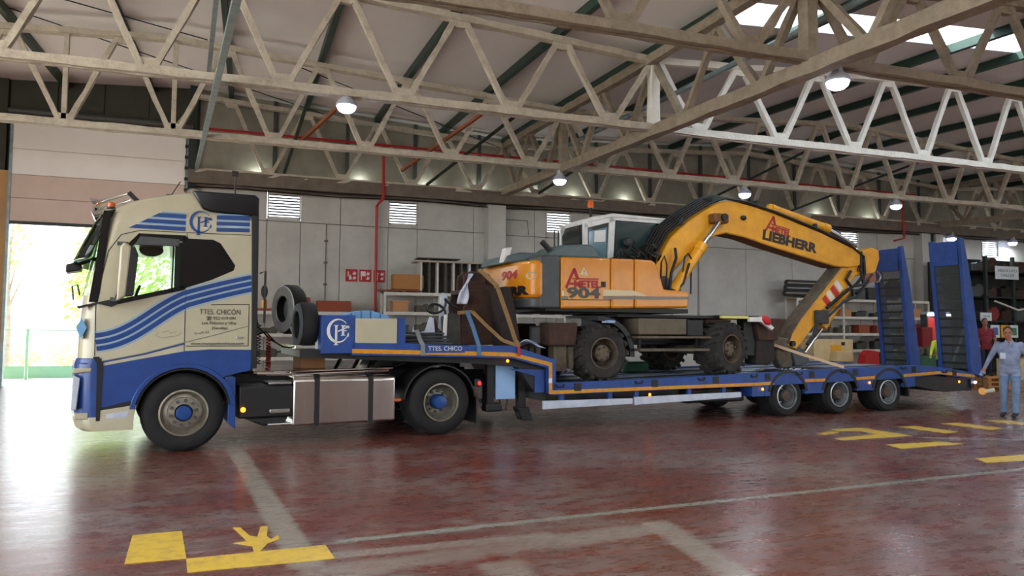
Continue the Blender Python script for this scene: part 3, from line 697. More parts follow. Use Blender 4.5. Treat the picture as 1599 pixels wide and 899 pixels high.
# lower body in blue, bumper, corner
MB().prism([(-1.04, 1.16), (-.6, 1.245), (-.01, 1.353), (.3, 1.375), (.845, 1.365), (.845, 1.08), (.62, 1.03), (.5, 1.0), (.46, .93), (.36, 1.03), (.2, 1.11), (0, 1.14), (-.2, 1.11), (-.4, 1.0), (-.53, .86), (-.6, .72), (-1.02, .62)], -.008, .03).build('lower_side_panel', BLUE, T, bevel=.006)
fa = MB()
arc = [(cos(a), sin(a)) for a in [radians(8+i*11) for i in range(16)]]
fa.prism([(.66*c, .53+.66*s) for c, s in arc]+[(.60*c, .53+.60*s) for c, s in arc[::-1]], -.035, .5).build('wheel_arch', BLUE, T, bevel=.008)
MB().prism([(.595*c, .53+.595*s) for c, s in arc]+[(.57*c, .53+.57*s) for c, s in arc[::-1]], .0, .6).build('wheel_arch_liner', BLACK, T)
MB().prism([(.5, 1.0), (.645, .99), (.66, .27), (.56, .36), (.56, .7)], .0, .42).build('mudflap', BLUE, T, bevel=.01)
corner = MB().loft([plan(sf-.02, -.99, z, inset=-.012, rf=.34) for z, sf in ((.47, -1.24), (.6, -1.27), (1.18, -1.285), (1.27, -1.26))]).build('front_corner_panel', BLUE, T, smooth=35, bevel=.01)
MB().prism([(-1.03, .47), (-.985, .47), (-.97, 1.2), (-1.02, 1.29), (-1.09, 1.29), (-1.04, 1.2)], -.02, .03).build('corner_gap_trim', BLACK, T)
MB().loft([plan(sf, -.6, z, inset=-.015, rf=.34) for z, sf in ((.34, -1.20), (.38, -1.26), (.5, -1.30), (.52, -1.28))]).build('bumper', CREAM, T, smooth=35)
MB().prism([(-1.0, .50), (-.6, .50), (-.57, .66), (-1.0, .60)], -.012, .3).build('step_panel', CREAM, T, bevel=.008)
MB().prism([(-1.0, .60), (-.57, .66), (-.57, .74), (-1.0, .66)], -.004, .3).build('step_gap', BLACK, T, smooth=0)
MB().prism([(-.92, .5), (-.68, .5), (-.66, .585), (-.92, .55)], -.018, .05).build('entry_step', WGREY, T, smooth=0)
hl = MB().prism([(-1.31, .62), (-1.25, .62), (-1.22, 1.02), (-1.3, 1.06)], -.0, .34).build('headlamp', WGREY, T, bevel=.01)
MB().prism([(-1.305, 1.08), (-1.1, 1.10), (-1.1, 1.15), (-1.305, 1.14)], -.02, .3).build('daytime_light_blade', CREAM, T, bevel=.01)
MB().box(-1.27, -1.12, -.02, .2, .5, .58).build('fog_lamp_panel', CREAM, T, bevel=.008)
# seams, stripes, lettering
sm = MB()
def seam(a, b, w_=.012): ribbon(sm, [a, b], [w_, w_], -.003, .004)
for a, b in (((-.02, 1.35), (-.03, 2.95)), ((-1.07, 1.3), (-1.08, 2.02)), ((-1.08, 2.02), (-.96, 2.66)), ((-.96, 2.66), (-.82, 2.88)), ((-.82, 2.88), (-.6, 2.95)), ((-.6, 2.95), (-.03, 2.96)), ((.0, 1.42), (.8, 1.42)), ((.3, 1.985), (.8, 2.0)), ((.8, 1.42), (.8, 2.0)), ((-.03, 2.96), (.8, 2.98)), ((-1.05, 1.2), (-1.24, 1.21))): seam(a, b, .01)
sm.build('panel_seams', BLACK, T, smooth=0)
def bandpoly(path, o0, o1, mat_, name):
    M = MB(); n = len(path)
    def off(i, o):
        a = path[max(i-1, 0)]; b = path[min(i+1, n-1)]; dx, dz = b[0]-a[0], b[1]-a[1]; l = sqrt(dx*dx+dz*dz); return (path[i][0]-dz/l*o, path[i][1]+dx/l*o)
    A = [off(i, o0) for i in range(n)]; B = [off(i, o1) for i in range(n)]
    for i in range(n-1): M.prism([A[i], A[i+1], B[i+1], B[i]], -.0035, .003)
    return M.build(name, mat_, T, smooth=0)
def bez(p0, p1, p2, p3, n=14): return [tuple(p0[k]*(1-t)**3+3*p1[k]*t*(1-t)**2+3*p2[k]*t*t*(1-t)+p3[k]*t**3 for k in (0, 1)) for t in [i/n for i in range(n+1)]]
wave = bez((-1.065, 1.475), (-.62, 1.52), (-.42, 1.86), (-.02, 2.055), 16)+bez((-.02, 2.055), (.2, 2.13), (.5, 2.22), (.84, 2.305), 8)[1:]
for k in range(3):
    o = .085-k*.085
    bandpoly(wave, o-.030, o+.030, STRIPE, 'wave_stripe'); bandpoly(wave, o-.052, o-.040, LSTRIPE, 'wave_pinstripe')
bandpoly(wave, .125, .138, LSTRIPE, 'wave_pinstripe')
bandpoly([(-1.06, 1.215), (-.5, 1.33), (-.02, 1.47), (.4, 1.58), (.8, 1.70)], -.006, .006, GREYST, 'crease_line')
bandpoly([(-1.06, 1.205), (-.5, 1.32), (-.02, 1.455)], -.012, .008, STRIPE, 'lower_pinstripe')
for k in range(3):
    z = 3.0+k*.085; a0 = -.74+k*.135
    MB().prism([(a0, z-.025), (a0+.09, z+.03), (-.05, z+.035), (-.05, z-.022)], -.0035, .003).build('roof_stripe', STRIPE, T, smooth=0)
    MB().prism([(.34, z+.0), (.34, z+.055), (.78, z+.075), (.78, z+.02)], -.0035, .003).build('roof_stripe', STRIPE, T, smooth=0)
    MB().prism([(a0+.11, z+.042), (a0+.13, z+.056), (-.05, z+.06), (-.05, z+.046)], -.0035, .003).build('roof_pinstripe', LSTRIPE, T, smooth=0)
    MB().prism([(.34, z+.064), (.34, z+.078), (.78, z+.097), (.78, z+.084)], -.0035, .003).build('roof_pinstripe', LSTRIPE, T, smooth=0)
monogram(T, STRIPE, (.14, 3.12), .29, -.006)
lettering('TTES. CHICÓN', .1, LGREY, T, (.42, -.006, 1.885), wid=.53, bold=.0)
lettering('☎ 952 419 091', .06, LGREY, T, (.43, -.006, 1.80), wid=.38)
lettering('Los Palacios y Vfca', .06, LGREY, T, (.41, -.006, 1.735), wid=.44)
lettering('(Sevilla)', .055, LGREY, T, (.42, -.006, 1.665), wid=.2)
lettering('www.transporteschicon.com', .06, LGREY, T, (.40, -.006, 1.455), wid=.68)
lettering('5-u9-EI', .05, GREYST, T, (.19, -.006, 1.60), wid=.18, rot=(pi/2, -.12, 0))
scr = MB(); ribbon(scr, [(-.34, 1.62), (-.37, 1.56), (-.3, 1.53), (-.12, 1.56), (-.06, 1.60)], [.006]*5, -.004, .002); ribbon(scr, [(-.3, 1.60), (-.22, 1.63), (-.2, 1.59), (-.12, 1.62)], [.005]*4, -.004, .002)
scr.build('script_flourish', GREYST, T, smooth=0)
MB().prism([(-1.29, 1.66), (-1.23, 1.78), (-1.17, 1.66), (-1.23, 1.52)], -.004, .1).build('corner_diamond_sticker', LSTRIPE, T, smooth=0)
MB().box(.64, .74, -.02, .01, 1.525, 1.55).build('locker_handle', CHROME, T, bevel=.006)
# rear quarter black glass + window surround + deflector
MB().prism([(-.04, 2.20), (-.03, 2.88), (.30, 2.885), (.40, 2.84), (.60, 2.54), (.58, 2.47), (.3, 2.33)], -.006, .02).build('quarter_window', SATIN, T, bevel=.004)
fr = MB()
for a, b, w_ in (((-.9, 1.98), (-.04, 2.21), .06), ((-.84, 2.0), (-.70, 2.72), .07), ((-.72, 2.74), (-.6, 2.88), .06), ((-.62, 2.87), (-.04, 2.88), .08), ((-.06, 2.2), (-.05, 2.9), .07), ((-.2, 2.16), (-.19, 2.85), .02)): ribbon(fr, [a, b], [w_, w_], -.008, .03)
fr.build('window_frame', SATIN, T, smooth=0)
MB().box(-.17, -.06, .04, .09, 2.17, 2.84).build('b_pillar', SATIN, T, smooth=0)
MB().prism([(-.66, 2.75), (-.13, 2.76), (-.12, 2.86), (-.6, 2.87)], -.05, -.03).build('wind_deflector', DGREY, T, bevel=.008)
MB().prism([(.02, 3.545), (.16, 3.30), (.26, 3.27), (.78, 3.25), (.90, 3.24), (.90, 3.52), (.84, 3.56)], -.012, 2.5).build('roof_air_deflector', SATIN, T, bevel=.02)
MB().prism([(.80, 3.3), (.90, 3.3), (.925, 1.1), (.85, 1.1), (.83, 2.0)], -.01, .1).build('side_deflector', BLACK, T, bevel=.01)
MB().prism([(.80, 3.3), (.90, 3.3), (.925, 1.1), (.85, 1.1), (.83, 2.0)], 2.4, 2.5).build('side_deflector', BLACK, T, bevel=.01)
# mirrors
mr = MB().prism([(-.85, 2.0), (-.745, 2.06), (-.70, 2.7), (-.78, 2.76), (-.83, 2.7)], -.30, -.06).build('mirror_housing', CREAM, T, bevel=.025)
MB().prism([(-.765, 2.06), (-.66, 2.08), (-.62, 2.60), (-.66, 2.7), (-.73, 2.7)], -.29, -.04).build('mirror_glass_back', BLACK, T, bevel=.01)
MB().beam((-.9, -.02, 2.03), (-.82, -.2, 2.02), .05, .05).beam((-.84, -.02, 2.76), (-.76, -.2, 2.74), .05, .05).build('mirror_arm', BLACK, T, smooth=0)
MB().prism([(-1.29, 1.93), (-.9, 2.03), (-.82, 1.98), (-.9, 1.93), (-1.06, 1.97), (-1.27, 1.9)], -.02, .08).build('mirror_base_trim', BLACK, T)
MB().prism([(-1.5, 2.46), (-1.3, 2.5), (-1.3, 2.58), (-1.36, 2.62), (-1.5, 2.58)], 1.6, 2.05).build('kerb_mirror', BLACK, T, bevel=.02)
MB().beam((-1.4, 1.8, 2.58), (-1.1, 1.8, 2.7), .05, .05).build('kerb_mirror_arm', BLACK, T, smooth=0)
MB().tube([(-1.34, .3, 2.02), (-1.36, .3, 2.2), (-1.3, .3, 2.22), (-1.27, .3, 2.08)], .012, 6).build('wiper_handle', BLACK, T)
# interior
MB().box(-1.16, -.7, .1, 2.4, 1.35, 1.98).build('dashboard', BLACK, T, bevel=.04)
stw = MB(); stw.tube([(-.62+.06*cos(a), .75+.21*sin(a), 2.07+.18*cos(a)) for a in [i*2*pi/20 for i in range(21)]], .018, 6).tube([(-.62, .75, 2.07), (-.9, .75, 1.9)], .04, 8)
stw.build('steering_wheel', BLACK, T)
for y in (.4, 1.65): MB().prism([(-.35, 1.35), (.05, 1.35), (.14, 2.3), (.0, 2.3), (-.08, 1.7), (-.35, 1.66)], y, y+.5).build('cab_seat', DGREY, T, bevel=.04)
MB().ell((-.42, .9, 2.78), .16, .2, .09, 14, 8).build('hanging_ornament', mat('mauve cloth', (150, 130, 136), .9), T)
MB().box(.1, .75, .06, 2.44, 1.35, 2.9).build('bunk_curtain', BLACK, T, smooth=0)
# roof furniture
def horn(y, x0, z0, ln, k=1):
    h = MB().lathe((0, 0, 0), [(.10*k, -ln), (.085*k, -ln+.03), (.04, -ln+.1), (.024, -ln*.6), (.018, 0), (.03, .02)], 16, 'x').build('air_horn', CHROME, T)
    h.location = (x0, y, z0); h.rotation_euler = (0, -.42, 0); return h
horn(.75, -.72, 3.56, .5); horn(1.1, -.78, 3.40, .42); horn(1.5, -.72, 3.56, .5)
MB().beam((-.74, .72, 3.56), (-.6, .72, 3.42), .04, .06).beam((-.64, .6, 3.42), (-.64, 1.6, 3.42), .05, .04).build('horn_bracket', BLACK, T, smooth=0)
MB().cyl((-.95, .62, 3.3), (-.95, .62, 3.32), .055, 14).build('beacon_base', BLACK, T); MB().lathe((-.95, .62, 3.32), [(.05, 0), (.05, .05), (.02, .07), (.002, .07)], 16, 'z').build('amber_beacon', AMBERG, T)
MB().cyl((-.2, .6, 3.5), (-.2, .6, 3.56), .07, 12).tube([(-.2, .6, 3.56), (-.09, .6, 3.76)], .007, 6).build('aerial', BLACK, T)
MB().ell((.12, 1.0, 3.62), .13, .3, .12, 14, 8).build('roof_lamp_pod', CHROME, T)
MB().prism([(.38, 3.56), (.6, 3.56), (.56, 3.66), (.48, 3.70)], .9, 1.3).build('roof_vent', DGREY, T, bevel=.01)
MB().cyl((.68, .8, 3.5), (.68, .8, 4.0), .012, 6).box(.63, .72, .77, .83, 3.96, 4.03).build('radio_mast', BLACK, T)
# chassis
for y in (.82, 1.6): MB().box(-1.0, 4.9, y, y+.08, .72, .98).build('chassis_rail', CHASSIS, T, smooth=0)
MB().box(.7, 1.45, .06, .8, .40, .86).build('battery_box', BLACK, T, bevel=.03)
MB().prism([(.78, .40), (1.4, .40), (1.34, .3), (1.05, .28)], .1, .7).build('air_tank_guard', CHASSIS, T, bevel=.02)
MB().box(1.1, 1.42, .04, .5, .865, .90).build('battery_step', STEEL, T, bevel=.01)
MB().box(1.12, 1.40, .02, .1, .46, .52).build('step_plate', STEEL, T, bevel=.01)
MB().tube([(1.1, .05, .3), (1.42, .05, .3)], .02, 8).build('step_bar', STEEL, T)
tk = MB().prism([(.0, .27), (.62, .27), (.66, .31), (.66, .92), (.6, .98), (.06, .98), (-.0, .92)], 1.44, 2.985, 'x')
tko = tk.build('fuel_tank', POLISH, T, bevel=.05, seg=4)
for x in (1.74, 2.55):
    MB().prism([(-.012, .25), (.0, .25), (.0, .95), (.06, .99), (.6, .99), (.6, 1.0), (.055, 1.0), (-.012, .95)], x, x+.075, 'x').build('tank_strap', BLACK, T, smooth=0)
MB().cyl((1.8, .2, .98), (1.8, .2, 1.03), .06, 14).build('filler_cap', BLACK, T)
cw = MB().box(1.0, 2.7, .7, 1.8, .99, 1.03)
cw.build('catwalk_plate', POLISH, T, smooth=0)
pp = MB(); pp.tube([(.95, .12, 1.02), (1.6, .1, 1.0), (2.9, .1, 1.03)], .022, 8).tube([(1.2, .2, 1.03), (3.0, .2, 1.06)], .018, 8)
pp.build('catwalk_tube', CHROME, T)
MB().box(1.75, 2.15, 1.0, 1.5, 1.03, 1.27).build('toolbox', CARD, T, bevel=.01)
fw = MB().prism([(2.9, 1.05), (3.9, 1.05), (4.4, 1.0), (4.4, 1.1), (3.9, 1.2), (3.0, 1.2)], .85, 1.65); fw.build('fifth_wheel', CHASSIS, T, bevel=.02)
for x in (2.3, 2.6, 2.85): MB().beam((x, 1.0, 1.0), (x+.15, 1.1, 1.22), .04, .04).build('coupling_strut', STEEL, T, smooth=0)
jk = MB().tube([(3.2, .75, 1.05), (3.4, .7, 1.12), (3.5, .8, 1.0)], .03, 8); jk.build('suspension_hose', BLACK, T)
# air lines behind the cab
col_ = MB()
for (x, y, m_, z0, z1, nm) in ((1.05, 1.2, BLACK, 1.1, 1.9, 'air_line'), (1.28, 1.1, RED, 1.02, 1.55, 'red_air_line'), (1.18, 1.4, BLACK, 1.1, 1.75, 'air_line'), (1.36, 1.5, DGREY, 1.05, 1.4, 'air_line')):
    M = MB(); M.tube([(x+.035*cos(i*1.05), y+.035*sin(i*1.05), z0+(z1-z0)*i/70) for i in range(71)], .009, 5); M.build(nm, m_, T)
M = MB(); M.tube([(1.0, 1.0, 1.95), (1.06, 1.0, 2.0), (1.1, 1.05, 1.7), (1.3, 1.1, 1.5), (1.5, 1.1, 1.38), (1.75, 1.1, 1.35)], .014, 6).tube([(1.0, 1.3, 1.5), (1.25, 1.2, 1.62), (1.4, 1.2, 1.45)], .014, 6); M.build('air_line', BLACK, T)
MB().box(.93, 1.02, .9, 1.6, 1.0, 2.4).build('line_carrier', CHASSIS, T, smooth=0)
MB().beam((1.1, .5, 1.75), (1.1, .5, 2.5), .03, .03).tube([(1.02, .5, 2.48), (1.1, .5, 2.52), (1.1, .5, 2.3)], .015, 6).build('line_post', DGREY, T, smooth=0)
# lamps
MB().ell((.76, .02, .53), .035, .02, .035, 12, 8).build('side_marker_lamp', AMBER, T)
MB().box(2.95, 3.08, .0, .04, .56, .60).build('amber_reflector', mat('amber reflector', (196, 84, 30), .3), T, bevel=.006)
MB().box(4.38, 4.5, .1, .5, .74, .86).build('tail_lamp_housing', BLACK, T, bevel=.01); MB().ell((4.47, .09, .79), .03, .02, .032, 12, 8).build('tail_lamp', REDL, T)
MB().ell((4.45, 2.35, .79), .03, .02, .032, 12, 8).build('tail_lamp', REDL, T)
# wheels and mudguards
for y, k in ((.02, 1), (2.48-.32, 0)): wheel(T, 0, y if k else 2.16, .525, .32, .30, kind='front')
wheel(T, 3.75, .0, .515, .58, .29, kind='deep', rim=RIMSTEEL, tread=8); wheel(T, 3.75, 1.9, .515, .58, .29, kind='deep', tread=8)
for y0, y1 in ((.03, .62), (1.88, 2.47)):
    a2 = [(cos(a), sin(a)) for a in [radians(6+i*12) for i in range(15)]]
    MB().prism([(3.75+.63*c, .515+.6*s) for c, s in a2]+[(3.75+.60*c, .515+.57*s) for c, s in a2[::-1]], y0, y1).build('mudguard', BLACK, T, bevel=.006)
    MB().box(4.38, 4.41, y0, y1, .15, .6).build('mudflap', BLACK, T, smooth=0)
MB().cyl((0, .3, .525), (0, 2.2, .525), .07, 12).cyl((3.75, .3, .515), (3.75, 2.2, .515), .12, 12).build('axles', CHASSIS, T)
MB().box(-.6, .6, .7, 1.8, .6, 1.1).build('engine_block', CHASSIS, T, smooth=0)

# ------------------------------------------------------------------ low-bed trailer
TL = thing('lowbed_trailer', 'long blue low-bed trailer with amber side strip and two upright ramps', 'trailer', (11.491, 11.950, 0), .0692)
L_ = TL
TW = 2.55
# gooseneck
MB().prism([(-10.0, 1.47), (-8.04, 1.41), (-7.36, 1.41), (-6.63, 1.19), (-6.55, 1.19), (-6.55, .60), (-6.68, .60), (-6.70, 1.03), (-7.36, 1.20), (-8.04, 1.22), (-10.0, 1.27)], .0, .12).build('gooseneck_side_beam', TBLUE, L_, smooth=0, bevel=.008)
MB().prism([(-10.0, 1.47), (-8.04, 1.41), (-7.36, 1.41), (-6.63, 1.19), (-6.55, 1.19), (-6.55, .60), (-6.68, .60), (-6.70, 1.03), (-7.36, 1.20), (-8.04, 1.22), (-10.0, 1.27)], TW-.12, TW).build('gooseneck_side_beam', TBLUE, L_, smooth=0, bevel=.008)
MB().prism([(-10.75, 1.36), (-7.36, 1.30), (-6.6, 1.12), (-6.6, .62), (-6.9, .62), (-7.2, 1.05), (-8.0, 1.12), (-10.75, 1.24)], .12, TW-.12).build('gooseneck_frame', CHASSIS, L_, smooth=0)
ys_ = MB()
yp = [(-10.0, 1.335), (-8.04, 1.285), (-7.37, 1.265), (-6.655, 1.095)]
ribbon(ys_, yp, [.065]*4, -.006, .0); ribbon(ys_, [(-6.655, 1.12), (-6.655, .60)], [.06, .06], -.006, .0)
ys_.build('amber_strip', YSTRIP, L_, smooth=0)
rs = MB(); ribbon(rs, [(-6.66, .78), (-6.66, .86)], [.062, .062], -.008, 0); rs.build('white_red_strip_end', WHITEP, L_, smooth=0)
MB().box(-8.86, -8.20, -.012, .0, 1.30, 1.42).build('name_plate', TBLUE, L_, smooth=0)
lettering('TTES. CHICO', .1, WHITEP, L_, (-8.53, -.014, 1.365), wid=.56)
# main deck
dz = [(-6.6, .78), (-5.3, .80), (-4.0, .825), (-1.25, .897), (.5, .93), (2.3, .965), (3.1, .905), (4.15, .765)]
def deckz(s):
    for a, b in zip(dz[:-1], dz[1:]):
        if s <= b[0]: return a[1]+(b[1]-a[1])*(s-a[0])/(b[0]-a[0])
    return dz[-1][1]
top = dz; bot = [(4.15, .63), (3.0, .745), (1.94, .69), (-.2, .65), (-2.07, .62), (-4.86, .60), (-6.6, .575)]
for y0, y1 in ((0, .14), (TW-.14, TW)):
    MB().prism(top+bot, y0, y1).build('side_rave', TBLUE, L_, smooth=0, bevel=.008)
for k in range(9):
    y0 = .16+k*.249
    pl = MB()
    n = len(dz)
    vs = [(s, y, z-.03-(k % 2)*.006) for s, z in dz for y in (y0, y0+.235)]+[(s, y, z-.09) for s, z in dz for y in (y0, y0+.235)]
    fs = [(2*i, 2*i+2, 2*i+3, 2*i+1) for i in range(n-1)]
    fs = [f[::-1] for f in fs]+[(2*n+2*i, 2*n+2*i+2, 2*n+2*i+3, 2*n+2*i+1) for i in range(n-1)]
    fs += [(2*i, 2*i+2, 2*n+2*i+2, 2*n+2*i) for i in range(n-1)]+[(2*i+1, 2*n+2*i+1, 2*n+2*i+3, 2*i+3) for i in range(n-1)]+[(0, 2*n, 2*n+1, 1), (2*n-2, 2*n-1, 4*n-1, 4*n-2)]
    pl.add(vs, fs).build('deck_plank', DECK if k not in (2, 6) else DTARP, L_, smooth=0)
MB().box(-6.5, 3.9, .5, TW-.5, .42, .70).build('deck_frame', CHASSIS, L_, smooth=0)
MB().prism([(2.1, .78), (4.15, .62), (4.2, .36), (3.2, .36), (2.1, .55)], .1, TW-.1).build('rear_underframe', CHASSIS, L_, smooth=0)
st = MB()
ss = [(-6.66, .625), (-4.86, .64), (-2.23, .658), (-1.78, .669)]
ribbon(st, ss, [.06]*4, -.006, .0); st.build('amber_strip', YSTRIP, L_, smooth=0)
for a, b in ((-.98, -.42), (.44, .98), (1.84, 2.98), (2.98, 4.14)):
    st = MB(); za = {-.98: .70, .44: .712, 1.84: .747, 2.98: .795}[a]; zb_ = {-.42: .703, .98: .728, 2.98: .795, 4.14: .695}[b]
    ribbon(st, [(a, za), (b, zb_)], [.06, .06], -.006, .0); st.build('amber_strip', YSTRIP, L_, smooth=0)
for s in (-6.2, -4.62, -3.25, -2.0, -.85, .35, 2.1, 3.4):
    z = deckz(s); MB().box(s, s+.13, -.012, .02, z-.15, z-.02).build('stake_pocket', CHASSIS, L_, smooth=0)
    MB().tube([(s-.35, -.01, z-.03), (s-.33, -.03, z-.07), (s-.22, -.03, z-.07), (s-.2, -.01, z-.03)], .015, 6).build('lashing_ring', CHASSIS, L_)
# fender skirts between wheels
for a, b, z0 in ((-2.0, -1.86, .42), (-.96, -.46, .44), (.46, .96, .46), (1.84, 2.2, .5)):
    MB().box(a, b, .005, .1, z0, .72).build('fender_plate', TBLUE, L_, smooth=0, bevel=.006)
aw = [(cos(a), sin(a)) for a in [radians(12+i*12) for i in range(14)]]
for s in (-1.41, 0, 1.41):
    MB().prism([(s+.53*c, .40+.52*q) for c, q in aw]+[(s+.47*c, .40+.46*q) for c, q in aw[::-1]], -.008, .7).build('wheel_arch', BLACK, L_)
    wheel(L_, s, .03, .405, .5, .245, kind='deep', rim=RIMWHITE, tread=6, hub=RIMDARK)
    wheel(L_, s, TW-.53, .405, .5, .245, kind='deep', rim=RIMWHITE, tread=6, hub=RIMDARK)
    MB().cyl((s, .3, .405), (s, TW-.3, .405), .08, 10).build('axle', CHASSIS, L_)
MB().box(2.0, 2.04, .02, .55, .3, .6).build('mudflap', BLACK, L_, smooth=0)
# side guard rail
for a, b, z0, z1 in ((-6.79, -5.02, .42, .43), (-4.98, -2.58, .43, .475)):
    MB().prism([(a, z0-.075), (b, z1-.055), (b, z1+.045), (a, z0+.065)], -.0, .05).build('side_guard_rail', STEEL if 0 else WGREY, L_, smooth=0, bevel=.008)
for s in (-6.45, -5.5, -4.95, -3.8, -3.0): MB().box(s, s+.08, .04, .1, .42, .62).build('guard_bracket', TBLUE, L_, smooth=0)
MB().box(-3.6, -2.2, .35, 1.0, .3, .58).build('spare_wheel_carrier', CHASSIS, L_, smooth=0, bevel=.04)
MB().box(-2.3, -1.95, .02, .4, .42, .66).build('valve_box', TBLUE, L_, smooth=0)
# landing legs + neck front plate
for y in (.35, TW-.5):
    MB().box(-7.66, -7.54, y, y+.14, .42, 1.12).build('landing_leg', CHASSIS, L_, smooth=0)
    MB().box(-7.70, -7.40, y-.04, y+.18, .30, .44).build('landing_foot', CHASSIS, L_, smooth=0, bevel=.03)
    MB().box(-7.08, -6.95, y, y+.14, .2, 1.0).build('landing_leg', CHASSIS, L_, smooth=0)
    MB().prism([(-7.12, .36), (-6.9, .36), (-6.82, .13), (-7.02, .13)], y-.03, y+.2).build('landing_foot', CHASSIS, L_, smooth=0, bevel=.02)
MB().box(-7.50, -7.14, .36, .8, .50, 1.08).build('neck_tool_locker', mat('light blue steel', (150, 186, 226), .5, rgb2=(132, 170, 214), scale=3), L_, smooth=0, bevel=.015)
MB().prism([(-7.35, 1.02), (-6.72, 1.0), (-6.72, .62), (-6.9, .62), (-6.9, .9)], .1, .16).build('neck_gusset', TBLUE, L_, smooth=0)
MB().tube([(-7.42, .4, .5), (-7.38, .4, .32), (-7.3, .4, .32), (-7.28, .4, .5)], .015, 6).build('crank_handle', CHASSIS, L_)
for s, z in ((-7.45, 1.16), (-4.67, .53), (-2.07, .56), (.81, .62), (3.61, .58)):
    MB().ell((s, -.012, z), .026, .016, .026, 12, 8).build('side_marker_lamp', AMBER, L_)
MB().ell((4.2, .02, .55), .03, .03, .03, 12, 8).build('rear_lamp', WHITEL, L_)
MB().box(4.1, 4.2, .05, .3, .42, .62).build('rear_lamp_box', BLACK, L_, smooth=0)
# headboard box on the neck
MB().box(-10.46, -9.96, .0, .06, 1.30, 1.875).build('headboard_panel', TBLUE, L_, smooth=0, bevel=.008)
MB().box(-10.46, -10.40, .06, TW, 1.30, 1.875).build('headboard_front', TBLUE, L_, smooth=0)
MB().box(-9.955, -9.31, .0, .05, 1.45, 1.83).build('side_board', CREAM, L_, smooth=0, bevel=.008)
MB().box(-9.31, -9.18, -.005, .07, 1.40, 1.85).build('side_post', TBLUE, L_, smooth=0)
MB().box(-9.96, -9.31, .02, .06, 1.40, 1.46).build('board_rail', TBLUE, L_, smooth=0)
for y in (TW-.06,): MB().box(-10.4, -9.2, y, y+.05, 1.4, 1.83).build('side_board', TBLUE, L_, smooth=0)
monogram(L_, WHITEP, (-10.21, 1.64), .34, -.006)
MB().box(-10.8, -10.45, .3, 2.2, 1.36, 1.42).build('spare_carrier_bar', CHROME, L_, smooth=0, bevel=.01)
MB().box(-10.50, -10.46, .28, .34, 1.36, 1.56).build('spare_bracket', WHITEP, L_, smooth=0)
MB().tube([(-10.8, .9, 1.7), (-10.7, .85, 1.5), (-10.62, .8, 1.42)], .02, 8).build('spare_bracket', WGREY, L_)
# ramps
def ramp(l0, l1, s0, ztop, ssh):
    e = empty('loading_ramp'); e.parent = L_
    def beamp(y): return MB().prism([(s0, .78), (s0+.36, .64), (s0+.34, 1.1), (s0+.26-ssh, 2.9), (s0+.1-ssh*1.25, ztop), (s0-ssh*1.25, ztop-.03)], y, y+.1).build('ramp_side_beam', TBLUE, e, smooth=0, bevel=.01)
    beamp(l0); beamp(l1-.1)
    MB().box(s0-ssh*1.2, s0-ssh*1.2+.04, l0+.1, l1-.1, ztop-.62, ztop-.06).build('ramp_top_plate', TBLUE, e, smooth=0)
    for k in range(11):
        z = .95+k*(ztop-1.6)/11; sx = s0+.03-ssh*(z-.8)/(ztop-.8)*1.2
        MB().box(sx, sx+.05, l0+.1, l1-.1, z, z+.05).build('ramp_rung', CHASSIS, e, smooth=0)
    ms = MB()
    for k in range(30):
        y = l0+.1+(l1-l0-.2)*(k+.5)/30; ms.beam((s0+.05, y, .85), (s0+.05-ssh*1.1, y, ztop-.6), .008, .008)
    for k in range(90):
        z = .85+k*(ztop-1.45)/90; sx = s0+.05-ssh*(z-.8)/(ztop-.8)*1.2; ms.box(sx, sx+.008, l0+.1, l1-.1, z, z+.008)
    ms.build('ramp_mesh', mat('grey ramp mesh', (74, 78, 76), .6), e, smooth=0, kind='stuff')
    return e
ramp(.06, .88, 4.16, 3.86, .2)
ramp(1.62, 2.46, 4.16, 3.84, .2)
MB().tube([(4.5, .75, 1.0), (4.42, .45, 1.6)], .03, 8).tube([(4.42, .45, 1.6), (4.38, .3, 1.95)], .045, 8).build('ramp_cylinder', WGREY, L_)

# spare tyres standing at the neck front
def spare(x, y, z, r, label, side_mat, tw):
    t = thing('spare_tyre', label, 'tyre')
    MB().lathe((0, 0, 0), [(.2, .03), (.22, .0), (r*.8, -.004), (r-.03, .02), (r, .06), (r, .2), (r-.03, .25), (.24, .27), (.2, .24)], 40, 'x', close=True).build('tread', RUBBER, t, smooth=40)
    MB().lathe((0, 0, 0), [(.215, -.004), (.22, -.012), (r*.62, -.014), (r*.92, -.004), (r*.94, .01), (.215, .01)], 40, 'x', close=True).build('sidewall', side_mat, t, smooth=40)
    MB().lathe((0, 0, 0), [(.2, .12), (.15, .1), (.05, .1), (.002, .1), (.002, .13), (.2, .14)], 24, 'x').build('rim', WGREY, t)
    P = Vector(L_.location); a = L_.rotation_euler[2]
    t.location = (P.x+x*cos(a)-y*sin(a), P.y+x*sin(a)+y*cos(a), z); t.rotation_euler = (0, 0, a+tw); return t
spare(-10.88, 1.25, 1.98, .40, 'upright spare tyre, sidewall paled as lit from the door, the higher one behind the cab', mat('door-lit tyre sidewall', (222, 228, 234), .6, rgb2=(180, 186, 192), scale=6), .36)  # pale sidewall colour carries the light from the doorway
spare(-10.75, .47, 1.72, .355, 'lower black spare tyre against the blue headboard panel', mat('worn black sidewall', (70, 76, 82), .7), .10)

def tpt(s, l, z):
    P = L_.location; a = L_.rotation_euler[2]; return (P.x+s*cos(a)-l*sin(a), P.y+s*sin(a)+l*cos(a), z)
def tplace(o, s=0, l=0, z=0, rz=0): o.location = tpt(s, l, z); o.rotation_euler = (0, 0, .0692+rz); return o

